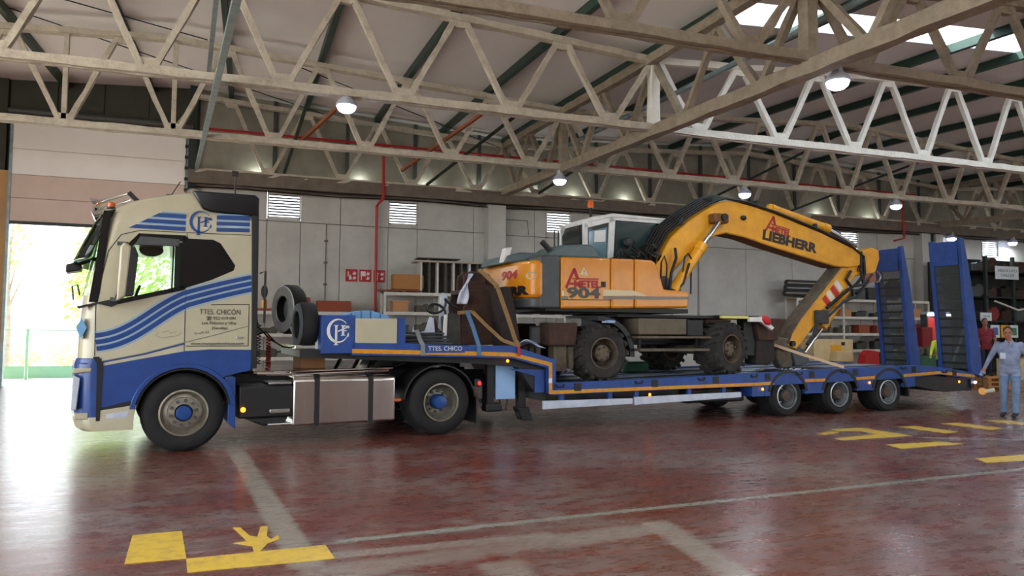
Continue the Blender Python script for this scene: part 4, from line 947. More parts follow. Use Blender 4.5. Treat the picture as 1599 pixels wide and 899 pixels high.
# ------------------------------------------------------------------ wheeled excavator (trailer coordinates)
EX = thing('wheeled_excavator', 'orange yellow wheeled excavator chained on the trailer, boom bent over its rear', 'excavator', (11.491, 11.950, 0), .0692)
E_ = EX
for s, z in ((-5.57, 1.272), (-2.80, 1.336)):
    for y, dd in ((.05, 0), (1.95, 0)):
        wheel(E_, s, y, .475, .52, .27, tyre=DUSTY, rim=RIMDARK, kind='digger', lugs=18, z=z, tread=0, turn=.22 if s > -4 else 0)
    MB().cyl((s, .3, z), (s, 2.2, z), .13, 12).build('axle', MUDDY, E_)
MB().box(-5.1, -3.2, .75, 1.75, 1.45, 1.93).build('chassis_frame', CHASSIS, E_, smooth=0, bevel=.03)
MB().box(-6.3, -2.1, .85, 1.65, 1.40, 1.75).build('chassis_spine', CHASSIS, E_, smooth=0, bevel=.03)
MB().box(-5.15, -1.9, .3, 2.3, 1.92, 1.97).build('chassis_top_plate', CHASSIS, E_, smooth=0)
MB().box(-4.78, -3.72, .16, .75, 1.60, 1.90).build('side_tank', mat('brown grey tank', (104, 94, 76), .7, rgb2=(84, 74, 60), scale=4), E_, bevel=.02)
MB().box(-3.68, -3.3, .2, .75, 1.58, 1.88).build('battery_locker', CHASSIS, E_, smooth=0, bevel=.02)
MB().box(-4.85, -3.2, .1, .5, 1.535, 1.575).build('step_rail', MUDDY, E_, smooth=0)
MB().box(-4.8, -3.25, .08, .5, 1.30, 1.345).build('step_rail', MUDDY, E_, smooth=0)
for s in (-4.7, -3.4): MB().box(s, s+.05, .3, .34, 1.32, 1.6).build('step_post', CHASSIS, E_, smooth=0)
af = [(cos(a), sin(a)) for a in [radians(-5+i*10) for i in range(11)]]
MB().prism([(-5.5+.72*c, 1.25+.68*q) for c, q in af]+[(-5.5+.62*c, 1.25+.60*q) for c, q in af[::-1]], .3, .75).build('front_fender', BLACK, E_)
MB().box(-5.42, -5.25, .2, .4, 1.80, 1.86).build('fender_lamp', mat('dim blue glass', (90, 120, 160), .2), E_, bevel=.01)
MB().prism([(-2.95, 1.98), (-2.0, 1.98), (-1.7, 1.9), (-1.62, 1.78), (-1.7, 1.74), (-1.95, 1.9), (-2.95, 1.93)], .15, .7).build('rear_fender', BLACK, E_, bevel=.01)
MB().box(-2.95, -2.3, .1, .16, 1.92, 1.97).build('fender_stripe', mat('pale yellow tape', (206, 196, 110), .6), E_, smooth=0)
MB().prism([(-2.28, 1.95), (-1.95, 1.96), (-1.66, 1.75), (-1.72, 1.70), (-2.0, 1.86), (-2.28, 1.86)], .08, .16).build('lamp_bracket', WHITEP, E_, bevel=.01)
MB().ell((-1.86, .1, 1.89), .14, .06, .09, 14, 8, Matrix.Rotation(.5, 3, 'Y')).build('tail_lamp', RED, E_)
# stabiliser and blade at the two ends
def stab(s, y, flip, m_):
    k = -1 if flip else 1
    MB().prism([(s, 1.40), (s+.52, 1.40), (s+.55+.14*flip, 1.80), (s-.02, 1.80)], y, y+.42).build('stabiliser_pad', m_, E_, smooth=0, bevel=.03)
    MB().box(s+.12, s+.38, y+.1, y+.34, .95, 1.42).build('stabiliser_leg', MUDDY if not flip else m_, E_, smooth=0, bevel=.02)
    MB().box(s+.4, s+.48, y+.05, y+.4, 1.0, 1.38).build('stabiliser_rod', MUDDY, E_, smooth=0)
for y in (.22, 1.9): stab(-6.55, y, 0, RUST)
for y in (.25, 1.9):
    MB().prism([(-1.9, 1.5), (-1.42, 1.5), (-1.17, 1.93), (-1.78, 1.94), (-1.95, 1.8)], y, y+.42).build('stabiliser_pad', RUST, E_, smooth=0, bevel=.02)
    MB().prism([(-1.95, 1.02), (-1.6, 1.0), (-1.45, 1.1), (-1.45, 1.52), (-1.9, 1.52)], y+.05, y+.4).build('stabiliser_leg', DRUST, E_, smooth=0, bevel=.03)
    MB().box(-2.2, -1.7, y+.1, y+.3, 1.2, 1.9).build('stabiliser_arm', CHASSIS, E_, smooth=0)
MB().lathe((-4.75, 1.25, 1.96), [(.7, 0), (.74, .02), (.74, .08), (.62, .1)], 40, 'z').build('slew_ring', CHASSIS, E_)
# upper structure
YB0, YB1 = .05, 2.45
MB().box(-6.7, -3.72, .12, 2.4, 2.0, 2.08).build('turntable', CHASSIS, E_, smooth=0)
def body(poly, m_, name, y1=1.15): return MB().prism(poly, YB0, y1).build(name, m_, E_, smooth=30, bevel=.04, seg=3)
body([(-6.43, 2.04), (-5.435, 2.06), (-5.435, 2.955), (-6.43, 2.93)], ORANGE, 'engine_door')
body([(-5.425, 2.06), (-4.94, 2.07), (-4.94, 2.96), (-5.425, 2.955)], ORANGE, 'side_door')
body([(-4.93, 2.07), (-3.76, 2.10), (-3.73, 2.40), (-4.30, 2.43), (-4.42, 2.80), (-4.50, 2.93), (-4.58, 2.96), (-4.93, 2.96)], ORANGE, 'front_body_panel', .75)
MB().box(-6.4, -4.6, .9, YB1, 2.05, 2.9).build('engine_bay', DGREY, E_, smooth=0)
MB().box(-4.6, -3.8, 1.5, YB1, 2.05, 2.6).build('cab_base', ORANGE, E_, smooth=0, bevel=.03)
body([(-6.83, 2.04), (-6.44, 2.04), (-6.44, 2.92), (-6.52, 2.96), (-6.76, 2.96), (-6.83, 2.90)], DGREY, 'corner_post', 2.4)
def cwp(u):
    """counterweight outline: u 0..1 from the near corner round to the far corner"""
    t = pi*u; return (-6.80-.30*sin(t)**.45, 1.25-1.2*cos(t))
def cwsolid(z0, z1, ins, m_, name, bev):
    pts = [cwp(i/28) for i in range(29)]
    pts = [(-6.8+(x+6.8)*(1-ins*.6), 1.25+(y-1.25)*(1-ins*.1)) for x, y in pts]+[(-6.6, 2.4), (-6.6, .1)]
    return MB().prism(pts, z0, z1, 'z').build(name, m_, E_, smooth=40, bevel=bev, seg=3)
cwsolid(2.21, 2.86, 0, ORANGE, 'counterweight', .07)
cwsolid(2.05, 2.22, .12, DGREY, 'counterweight_base', .03)
def wrap(u0, z0, du):
    """lettering coordinates onto the curved counterweight"""
    tab = [cwp(i/400) for i in range(401)]; acc = [0]
    for a, b in zip(tab[:-1], tab[1:]): acc.append(acc[-1]+sqrt((a[0]-b[0])**2+(a[1]-b[1])**2))
    def fn(x, y, z):
        d = u0-x; k = max(0, min(399, next((i for i, v in enumerate(acc) if v >= d), 399)-1)); p = tab[k]; q = tab[k+1]
        tx, ty = q[0]-p[0], q[1]-p[1]; l = sqrt(tx*tx+ty*ty) or 1; f = (d-acc[k])/max(1e-6, acc[k+1]-acc[k])
        nx, ny = ty/l, -tx/l
        if nx > 0: nx, ny = -nx, -ny
        o = .006+z; return (p[0]+tx*f+nx*o, p[1]+ty*f+ny*o, z0+y)
    return fn
lettering('904', .2, MAROON, E_, None, bold=.008, wid=.62, shear=.1, fn=wrap(.87, 2.63, 0))
lettering('LIEBHERR', .2, LBLACK, E_, None, bold=.014, wid=1.95, fn=wrap(1.2, 2.34, 0))
bd = text_mesh('●', .2); lettering('●', .16, mat('pale blue badge', (150, 186, 190), .5), E_, None, wid=.2, fn=wrap(.2, 2.58, 0), name='badge')
# hood, exhaust, mirrors
MB().prism([(-6.55, 2.94), (-5.42, 2.97), (-5.62, 3.21), (-5.75, 3.22), (-6.25, 3.18), (-6.45, 3.05)], .35, 1.3).build('engine_hood', HOODG, E_, bevel=.05, seg=3)
MB().prism([(-7.22, 2.84), (-6.5, 2.9), (-6.5, 3.06), (-6.9, 3.05), (-7.15, 2.98)], .7, 1.9).build('radiator_hood', HOODG, E_, bevel=.04)
MB().tube([(-6.42, .5, 2.9), (-6.42, .5, 3.08), (-6.5, .5, 3.16), (-6.58, .52, 3.24)], .05, 12).build('exhaust_pipe', BLACK, E_)
MB().prism([(-7.22, 2.86), (-7.12, 2.86), (-7.04, 3.14), (-7.16, 3.12)], .75, .95).build('rear_camera_housing', WHITEP, E_, bevel=.015)
for s in (-6.18, -6.1): MB().cyl((s, .8, 3.1), (s, .8, 3.5), .014, 6).build('hood_rod', BLACK, E_)
# cab
C0, C1 = 1.32, 2.35
MB().prism([(-5.22, 2.95), (-3.25, 2.95), (-3.12, 3.3), (-3.2, 3.86), (-3.3, 3.94), (-4.65, 3.96), (-5.15, 3.80), (-5.25, 3.6)], C0+.04, C1-.04).build('cab_glazing', mat('dark cab interior', (30, 42, 44), .08, coat=.5), E_, bevel=.02)
cf = MB()
def bar(a, b, w_=.09, y0=C0, y1=C0+.07): ribbon(cf, [a, b], [w_, w_], y0, y1)
for y0 in (C0, C1-.07):
    for a, b, w_ in (((-5.22, 2.95), (-5.23, 3.74), .08), ((-4.68, 2.9), (-4.62, 3.88), .13), ((-5.26, 3.74), (-4.6, 3.92), .16), ((-4.66, 3.91), (-3.2, 3.91), .09), ((-3.14, 3.35), (-3.2, 3.9), .07), ((-3.24, 2.95), (-3.13, 3.35), .07), ((-5.22, 2.97), (-3.2, 2.97), .07)): bar(a, b, w_, y0, y0+.07)
cf.build('cab_frame', WHITEP, E_, smooth=0)
MB().prism([(-5.2, 3.76), (-4.66, 3.90), (-3.28, 3.92), (-3.2, 3.98), (-4.6, 4.0), (-5.15, 3.88)], C0-.01, C1+.01).build('cab_roof', WHITEP, E_, bevel=.03)
MB().prism([(-5.14, 3.08), (-4.76, 3.08), (-4.73, 3.72), (-5.15, 3.60)], C0+.02, C0+.038).build('rear_side_window', mat('teal glass', (96, 130, 138), .1, coat=.4), E_, smooth=0)
MB().prism([(-5.03, 3.40), (-4.78, 3.42), (-4.77, 3.66), (-5.02, 3.62)], C0+.012, C0+.02).build('paper_notice', WHITEP, E_, smooth=0)
MB().prism([(-4.56, 3.02), (-3.26, 3.02), (-3.18, 3.36), (-3.25, 3.84), (-4.54, 3.84)], C0+.02, C0+.038).build('side_window', mat('dark teal glass', (38, 58, 58), .06, coat=.5), E_, smooth=0)
wp = MB(); wp.beam((-3.7, C0+.01, 3.8), (-3.55, C0+.01, 3.1), .03, .03); wp.build('window_bar', BLACK, E_, smooth=0)
MB().tube([(-5.32, C0+.1, 3.0), (-5.32, C0+.1, 3.7), (-5.2, C0+.1, 3.76)], .015, 6).build('cab_handrail', BLACK, E_)
MB().cyl((-4.95, C0+.3, 3.9), (-4.95, C0+.3, 4.12), .025, 8).build('beacon_stem', BLACK, E_); MB().lathe((-4.95, C0+.3, 4.12), [(.06, 0), (.062, .1), (.04, .15), (.002, .16)], 14, 'z').build('amber_beacon', AMBERG, E_)
MB().ell((-4.3, C0-.1, 3.42), .13, .03, .1, 12, 8).build('cab_mirror', BLACK, E_)
for k in range(7):
    a = random.uniform(0, 6); cx_ = -4.75+.12*k; hz = 3.0
    MB().tube([(cx_-.25+.5*i/9, .8+.15*sin(a+i), hz+(.18+.08*(k % 3))*sin(pi*i/9)+.02*sin(i*2+a)) for i in range(10)], .022, 6).build('hydraulic_hose', BLACK, E_)
MB().box(-4.9, -4.2, .7, 1.2, 2.93, 3.05).build('valve_block', CHASSIS, E_, smooth=0, bevel=.03)
# boom
BY0, BY1 = .88, 1.30
bup = [(-4.02, 2.62), (-3.93, 2.95), (-3.83, 3.07), (-3.55, 3.51), (-3.14, 3.86), (-2.60, 4.19), (-2.37, 4.31), (-2.2, 4.36), (-1.85, 4.365), (-1.4, 4.30), (-.76, 4.17), (.5, 3.86), (1.51, 3.54), (1.78, 3.42), (1.76, 3.22)]
blo = [(1.56, 3.16), (1.3, 3.12), (.89, 3.13), (.14, 3.27), (-.95, 3.48), (-1.68, 3.64), (-2.03, 3.68), (-2.16, 3.70), (-2.43, 3.63), (-2.72, 3.46), (-3.23, 3.10), (-3.56, 2.76), (-3.75, 2.45)]
MB().prism(bup+blo, BY0, BY1).build('boom', YELLOW, E_, smooth=30, bevel=.025)
lo_ = MB(); ribbon(lo_, blo[1:], [.012]*(len(blo)-1), BY0+.02, BY1-.02); lo_.build('boom_underside_plate', BROWNP, E_, smooth=0)  # brown strip paints the shadow under the boom
lettering('LIEBHERR', .28, LBLACK, E_, (-.43, BY0-.006, 3.60), bold=.014, wid=1.55, rot=(pi/2, .15, 0))
def ametel(parent, at, k, rot, y):
    M = MB(); ca, sa = cos(rot), sin(rot)
    tr = lambda x, z: (at[0]+k*(x*ca-z*sa), at[1]+k*(x*sa+z*ca))
    ribbon(M, [tr(0, -.1), tr(.26, .42)], [.07*k]*2, y, y+.004); ribbon(M, [tr(.24, .42), tr(.36, .13)], [.09*k]*2, y, y+.004)
    ribbon(M, [tr(.03, .05), tr(.98, .05+.0)], [.03*k]*2, y, y+.004) if 0 else None
    ribbon(M, [tr(.2, .15), tr(.98, .15)], [.035*k]*2, y, y+.004); ribbon(M, [tr(.1, .02), tr(.3, .02)], [.06*k]*2, y, y+.004)
    M.build('company_mark', MAROON, parent, smooth=0)
    c = tr(.64, .0); lettering('METEL', .26*k, MAROON, parent, (c[0], y, c[1]), bold=.012*k, wid=.8*k, rot=(pi/2, -rot, 0))
ametel(E_, (-1.10, 3.885), .66, -.17, BY0-.008)
ametel(E_, (-6.34, 2.46), .66, .02, YB0-.008)
lettering('904', .24, LGREY, E_, (-5.99, YB0-.008, 2.31), bold=.01, wid=.66)
sb = MB(); ribbon(sb, [(-6.42, 2.30), (-6.37, 2.30)], [.1, .1], YB0-.004, YB0+.01); sb.build('pale_stripe', PALEST, E_, smooth=0)
sb = MB(); ribbon(sb, [(-5.60, 2.335), (-4.95, 2.345), (-4.70, 2.30)], [.11, .09, .01], YB0-.004, YB0+.01); sb.build('pale_stripe', PALEST, E_, smooth=0)
sb = MB(); ribbon(sb, [(-5.6, 2.25), (-4.6, 2.265), (-3.76, 2.285)], [.05, .06, .05], YB0-.005, YB0+.01); ribbon(sb, [(-6.42, 2.23), (-6.3, 2.23)], [.05, .05], YB0-.005, YB0+.01); sb.build('grey_stripe', GREYST, E_, smooth=0)
sb = MB(); ribbon(sb, [(-6.42, 2.195), (-5.44, 2.21)], [.014, .014], YB0-.004, YB0+.01); sb.build('door_crease', LBLACK, E_, smooth=0)
MB().box(-5.64, -5.55, YB0-.01, YB0+.01, 2.43, 2.53).build('door_latch', BLACK, E_, smooth=0)
wt = MB().prism([(-6.07, 2.63), (-5.90, 2.63), (-5.985, 2.77)], YB0-.006, YB0+.01).build('warning_triangle', PALEST, E_, smooth=0)
wm = MB(); ribbon(wm, [(-5.985, 2.72), (-5.985, 2.675)], [.014, .01], YB0-.009, YB0-.004); wm.box(-5.993, -5.977, YB0-.009, YB0-.004, 2.645, 2.66); wm.build('warning_sign_mark', LBLACK, E_, smooth=0)
# rams
def ram(a, b, c, y, r, r2, m_=YELLOW):
    MB().cyl((a[0], y, a[1]), (b[0], y, b[1]), r, 20).build('ram_barrel', m_, E_); MB().cyl((b[0], y, b[1]), (c[0], y, c[1]), r2, 14).build('ram_rod', CHROME, E_)
    d = Vector((b[0]-a[0], 0, b[1]-a[1])).normalized(); q = Vector((b[0], y, b[1]))
    MB().cyl(q-d*.16, q+d*.02, r*1.12, 20).build('ram_gland', m_, E_)
for y in (.72, 1.46): ram((-3.62, 2.45), (-2.90, 3.39), (-2.42, 3.97), y, .105, .055)
MB().box(-2.62, -2.26, .66, 1.52, 3.86, 4.06).build('ram_boss', BROWNP, E_, bevel=.04)
MB().cyl((-2.40, .62, 3.98), (-2.40, 1.56, 3.98), .075, 16).build('ram_pin', BLACK, E_)
ram((-.85, 4.32), (.78, 3.98), (1.66, 3.64), 1.0, .10, .05)
MB().prism([(-1.05, 4.2), (-.7, 4.15), (-.72, 4.4), (-.9, 4.42)], .95, 1.06).build('ram_lug', YELLOW, E_, bevel=.02)
MB().ell((-1.72, BY0-.02, 4.04), .07, .05, .055, 12, 8).build('work_lamp', BLACK, E_)
for k in range(6):
    o = .02+.028*k; pts = [(-3.98-.1*k*.2, 2.75), (-3.92, 3.15+o), (-3.62, 3.60+o), (-3.17, 3.93+o), (-2.62, 4.25+o), (-2.2, 4.39+o), (-1.6, 4.36+o*.8), (-.8, 4.20+o*.7), (.4, 3.91+o*.5), (1.3, 3.64+o*.4), (1.75, 3.38+o*.3), (1.6, 3.05)]
    MB().tube([(s, BY0-.02+.085*k, z) for s, z in pts], .026, 6).build('boom_hose', BLACK, E_)
for s, z in ((-3.3, 3.85), (-2.5, 4.36), (-1.35, 4.36), (.3, 3.98)): MB().box(s-.03, s+.03, BY0-.03, BY1+.02, z-.06, z+.07).build('hose_clamp', DARKGREEN, E_, smooth=0)
for pts in ([(-3.95, 2.6), (-3.93, 3.0), (-3.86, 3.12), (-3.8, 2.95), (-3.82, 2.55)], [(-3.52, 2.35), (-3.42, 2.85), (-3.38, 3.12), (-3.3, 3.2), (-3.22, 3.1), (-3.24, 2.4)]):
    MB().tube([(s, .66, z) for s, z in pts], .016, 6).build('grab_rail', BLACK, E_)
MB().tube([(-3.72, .7, 2.4), (-3.7, .66, 2.8), (-3.55, .7, 3.1), (-3.5, .8, 3.3)], .03, 8).tube([(-3.7, .7, 2.35), (-3.45, .62, 2.6), (-3.3, .62, 3.0)], .026, 8).build('swing_hose', BLACK, E_)
MB().prism([(-4.1, 2.35), (-3.55, 2.3), (-3.5, 2.6), (-3.75, 2.75), (-4.1, 2.7)], .8, 1.4).build('boom_foot', DGREY, E_, smooth=0)
# stick
SY0, SY1 = .93, 1.27
stl = [(1.30, 3.18), (1.10, 3.12), (-.12, 1.96), (-.38, 1.64), (-.50, 1.38), (-.25, 1.30), (-.06, 1.46), (.62, 2.18), (1.25, 2.63), (1.55, 2.95), (1.90, 2.98), (2.19, 3.05), (2.33, 3.36), (2.31, 3.58), (2.08, 3.62), (1.67, 3.46)]
MB().prism(stl, SY0, SY1).build('stick', YELLOW, E_, smooth=30, bevel=.02)
bk = MB(); ribbon(bk, [(1.09, 3.125), (-.13, 1.965), (-.39, 1.645), (-.49, 1.42)], [.014]*4, SY0-.03, SY1+.03); bk.build('stick_back_plate', MUDDY, E_, smooth=0)
for k, (f0, m_) in enumerate(((.30, WHITEP), (.40, RED), (.50, WHITEP), (.60, RED))):
    c = (1.10+(-.12-1.10)*(f0-.02)+.21, 3.12+(1.96-3.12)*(f0-.02)-.14); d = (.725, .69)
    sg = MB(); ribbon(sg, [(c[0]-.0, c[1]), (c[0]+d[0]*.13, c[1]+d[1]*.13)], [.26, .26], SY0-.006, SY0); sg.build('hazard_stripe', m_, E_, smooth=0)
ram((1.46, 2.62), (.70, 1.78), (.08, 1.16), 1.1, .09, .045)
for pts in ([(1.75, 3.4), (1.78, 3.0), (1.5, 2.75), (1.05, 2.5), (.6, 2.2)], [(1.68, 3.5), (1.66, 3.1), (1.75, 2.7), (1.5, 2.55)], [(2.0, 3.0), (1.7, 2.75), (1.35, 2.7), (1.2, 2.85), (1.35, 3.05)], [(1.9, 2.85), (1.55, 2.5), (1.1, 2.35), (.4, 1.85)], [(.5, 2.15), (.3, 1.85), (.2, 1.6), (.0, 1.4)]):
    MB().tube([(s, SY0-.05, z) for s, z in pts], .035, 7).build('stick_hose', BLACK, E_)
MB().box(.25, .62, SY0-.1, SY0, 1.85, 2.15).build('stick_valve', DJUNK, E_, bevel=.03)
MB().prism([(1.75, 2.75), (2.15, 2.85), (2.12, 3.05), (1.8, 3.0)], SY0-.06, SY0).build('stick_bracket', OXIDE, E_, bevel=.02)
MB().tube([(2.2, SY0-.05, 3.08), (2.28, SY0-.06, 2.95), (2.22, SY0-.06, 2.84), (2.12, SY0-.05, 2.82)], .025, 8).build('hose_coupling', CHROME, E_)
# linkage and coupler at the stick end
MB().prism([(-.62, 1.55), (-.95, 1.60), (-1.0, 1.48), (-.6, 1.25), (-.35, 1.28), (-.3, 1.5)], .95, 1.25).build('bucket_link', MUDDY, E_, bevel=.03)
MB().prism([(-.7, 1.45), (-.75, 1.1), (-.6, .885), (-.3, .89), (-.2, 1.3), (-.4, 1.5)], 1.0, 1.22).build('quick_coupler', MUDDY, E_, bevel=.04)
MB().prism([(-.2, 1.4), (.1, 1.2), (.15, 1.0), (-.25, .92), (-.35, 1.2)], .95, 1.2).build('coupler_hook', DGREY, E_, bevel=.03)
MB().cyl((-.4, .85, 1.42), (-.4, 1.35, 1.42), .06, 14).build('link_pin', CHASSIS, E_)

# ------------------------------------------------------------------ load on the gooseneck
t = tplace(thing('digger_bucket', 'large rusty brown bucket standing on the gooseneck, strapped down', 'bucket'), -7.6, .7, 1.40)
def P_(pts, ds=7.6, dz_=1.40): return [(s+ds, z-dz_) for s, z in pts]
for y in (0, .8): MB().prism(P_([(-8.06, 1.41), (-7.98, 1.95), (-7.90, 2.35), (-7.28, 2.37), (-7.2, 1.9), (-7.15, 1.41)]), y, y+.05).build('side_plate', RUST, t, bevel=.01)
sh = [(-8.05, 1.42), (-7.55, 1.43), (-7.3, 1.6), (-7.22, 1.95), (-7.3, 2.3), (-7.36, 2.28), (-7.29, 1.95), (-7.36, 1.66), (-7.56, 1.5), (-8.05, 1.49)]
MB().prism(P_(sh), .03, .82).build('bucket_shell', RUST, t, bevel=.01)
MB().box(-.33, .36, .05, .8, .88, .97).build('cross_tube', RUST, t, bevel=.02)
for y in (.22, .56): MB().prism(P_([(-7.9, 2.3), (-7.88, 2.62), (-7.76, 2.70), (-7.42, 2.66), (-7.3, 2.52), (-7.32, 2.3)]), y, y+.07).build('hanger_ear', RUST, t, bevel=.02)
for s, z in ((-7.74, 2.6), (-7.42, 2.52)): MB().cyl((s+7.6, .15, z-1.4), (s+7.6, .7, z-1.4), .07, 14).build('pin', DRUST, t)
t = tplace(thing('digger_bucket', 'dark rusted bucket shell at the right of the gooseneck load, below the counterweight lettering', 'bucket'), -7.33, .22, 1.40)
MB().prism([(-.12, .0), (-.2, .98), (.02, 1.0), (.12, .6), (.22, .02)], 0, .05).build('side_plate', DRUST, t, bevel=.01)
MB().prism([(-.12, .0), (-.2, .98), (.02, 1.0), (.12, .6), (.22, .02)], .38, .43).build('side_plate', DRUST, t, bevel=.01)
MB().prism([(-.02, 1.0), (.12, .6), (.22, .02), (.16, .02), (.06, .6), (-.08, 1.0)], .03, .4).build('bucket_shell', DRUST, t, smooth=0)
MB().prism([(-.2, .98), (-.12, .0), (-.06, .0), (-.12, .98)], .03, .4).build('back_plate', DRUST, t, smooth=0)
t = tplace(thing('grading_bucket', 'smaller dark bucket with a bright steel edge beside the grey sheeting', 'bucket'), -8.2, .65, 1.41)
MB().prism([(-.1, .0), (-.14, .46), (-.02, .56), (.16, .52), (.18, 0)], .0, .05).build('side_plate', DJUNK, t, bevel=.01)
MB().prism([(-.1, .0), (-.14, .46), (-.1, .5), (-.06, .05), (.18, .05), (.18, 0)], .03, .7).build('bucket_shell', DJUNK, t, smooth=0)
MB().prism([(-.16, .04), (-.10, .04), (-.08, .54), (-.13, .54)], -.03, .02).build('steel_edge', WHITEP, t, smooth=0)
MB().ell((-.28, .1, .28), .07, .06, .16, 12, 8).build('rusty_tooth', RUST, t)
t = tplace(thing('steel_bracket', 'pale upright steel plate sticking up left of the buckets', 'bracket'), -8.28, .8, 1.6)
MB().prism([(-.1, .1), (-.07, .62), (-.03, .7), (.05, .66), (.1, .2), (.0, .0)], 0, .03).build('plate', WGREY, t, bevel=.006); MB().box(-.08, .1, -.02, .4, -.2, .04).build('foot', DJUNK, t, bevel=.01)
t = tplace(thing('steel_bracket', 'small pale triangular steel plate on the grey sheeting', 'bracket'), -8.62, .6, 1.56)
MB().prism([(-.28, .02), (-.26, .16), (-.22, .04), (-.06, .08), (.02, .32), (.09, .3), (.12, .0)], 0, .03).build('plate', WGREY, t, bevel=.005)
tag(tplace(MB().tube([(.0+.16*cos(a), .0, .12*sin(a)+.03*a) for a in [i*.4 for i in range(18)]]+[(.25, 0, .16), (.4, .05, .1)], .022, 8).build('hydraulic_hose_loop', BLACK), -8.5, .55, 1.92), 'loop of black hydraulic hose resting on the small bucket', 'hose')
sm_ = MB()
for k in range(4):
    z0 = .0+.055*k; sm_.prism([(-.45, z0), (-.4, z0+.045), (.0, z0+.06-.01*k), (.42-.05*k, z0+.04), (.44-.05*k, z0)], .0, .9)
tag(tplace(sm_.build('folded_sheeting', DTARP, bevel=.012), -8.72, .3, 1.42), 'pile of folded dark grey sheeting behind the cream side board', 'sheeting')
tp = MB()
for k in range(5):
    tp.prism([(-.42+.16*k, 0), (-.42+.16*k, .04+.10*sin(pi*(k+.0)/5)), (-.27+.16*k, .04+.10*sin(pi*(k+1)/5)), (-.27+.16*k, 0)], 0, .7)
tag(tplace(tp.build('tarpaulin', TARP, bevel=.01), -9.55, 1.0, 1.84), 'light blue folded tarpaulin heaped behind the headboard box', 'tarpaulin')
tag(tplace(MB().box(-.45, .45, 0, 1.0, 0, .42).build('load_crate', DTARP, smooth=0, bevel=.02), -9.6, .9, 1.42), 'dark crate inside the headboard box, under the blue tarpaulin', 'crate')
def strap_(pts, w_, m_, label):
    M = MB()
    pts = [Vector(tpt(*p)) for p in pts]
    for a, b in zip(pts[:-1], pts[1:]): M.beam(a, b, w_, .008, up=(-.07, 1, 0))
    return tag(M.build('lashing_strap', m_, smooth=0), label, 'strap')
strap_([(-7.75, .55, 2.70), (-7.58, .16, 2.40), (-7.40, .08, 1.85), (-7.30, .02, 1.5), (-7.25, -.02, 1.40)], .075, STRAPB, 'brown lashing strap over the top of the large rusty bucket')
strap_([(-8.15, .5, 1.95), (-7.9, .45, 1.97), (-7.72, .3, 1.75), (-7.5, .1, 1.5), (-7.3, .02, 1.42)], .06, STRAPB, 'lower brown strap slanting across the large rusty bucket')
strap_([(-8.0, .45, 1.98), (-7.98, .2, 1.7), (-7.96, -.02, 1.40), (-7.96, -.025, 1.25)], .07, STRAPBL, 'blue lashing strap beside the name plate on the gooseneck')
strap_([(-8.93, .25, 1.66), (-8.91, .1, 1.5), (-8.90, -.02, 1.42), (-8.90, -.025, 1.26)], .07, STRAPG, 'grey lashing strap at the left end of the name plate')
strap_([(-7.26, -.025, 1.40), (-7.25, -.03, 1.24)], .05, RED, 'short red strap hook on the gooseneck edge')
strap_([(-1.22, .75, 1.44), (-.6, .4, 1.2), (.08, -.02, .95)], .06, mat('beige webbing', (190, 160, 128), .8), 'beige lashing strap from the stick end down to the trailer edge')
def rag(name, s, l, z, sx, sy, sz, m_, label, cat='cloth'):
    M = MB(); ph = random.uniform(0, 6)
    M.grid(lambda u, v: ((u-.5)*sx, (v-.5)*sy, sz*(.5+.5*sin(7*u+ph)*cos(5*v+ph*2))*(1-(2*u-1)**4)+.01), 14, 8)
    o = M.build(name, m_, smooth=60); o.modifiers.new('thick', 'SOLIDIFY').thickness = .012
    return tag(tplace(o, s, l, z), label, cat)
rag('crumpled_sheet', -7.0, .45, 1.36, .62, .7, .16, mat('pale blue plastic', (170, 184, 204), .4, rgb2=(140, 156, 184), scale=8), 'crumpled pale blue sheet at the rear edge of the gooseneck')
wc = MB()
wc.grid(lambda u, v: (.07*(u-.5)*(1+1.2*v)-.16*v+.03*sin(6*v+3*u), .03*sin(7*u+5*v), -.52*v), 6, 12)
o = wc.build('white_cloth', WGREY, smooth=60); o.modifiers.new('thick', 'SOLIDIFY').thickness = .012
tag(tplace(o, -7.90, .58, 2.62), 'narrow white cloth hanging down the left of the large rusty bucket', 'cloth')
t = tplace(thing('timber_wedge', 'muddy timber boards standing at the step of the trailer neck', 'timber'), -6.75, .5, 1.2)
for k in range(3): MB().box(-.2+.13*k, -.1+.13*k, 0, .5, -.0, .3-.05*k).build('board', MUDDY, t, smooth=0, bevel=.01)
t = tplace(thing('lifting_chain', 'loose lashing chain on the deck under the stick end', 'chain'), -.9, .35, .885)
for k in range(9):
    MB().tube([(.04*cos(a), .025*sin(a), 0) for a in [i*pi/4 for i in range(9)]], .009, 5).build('chain_link', WGREY, t); q = t.children[-1] if False else [x for x in COL.objects if x.parent == t][-1]
    q.location = (-.35+.08*k, .06*sin(k*1.2), .015); q.rotation_euler = (pi/2*(k % 2), 0, .5*sin(k))
tag(tplace(MB().prism([(-.35, 0), (-.25, .05), (.35, .03), (.4, 0)], 0, .25).build('rubber_mat', DTARP, bevel=.01), -.1, .6, .888), 'dark rubber mat on the deck right of the stick end', 'mat')
tag(tplace(MB().box(-.3, .3, 0, .3, 0, .22).build('green_block', GREENB, smooth=0, bevel=.03), -3.6, 2.0, .80), 'green block on the deck by the far excavator wheel', 'block')

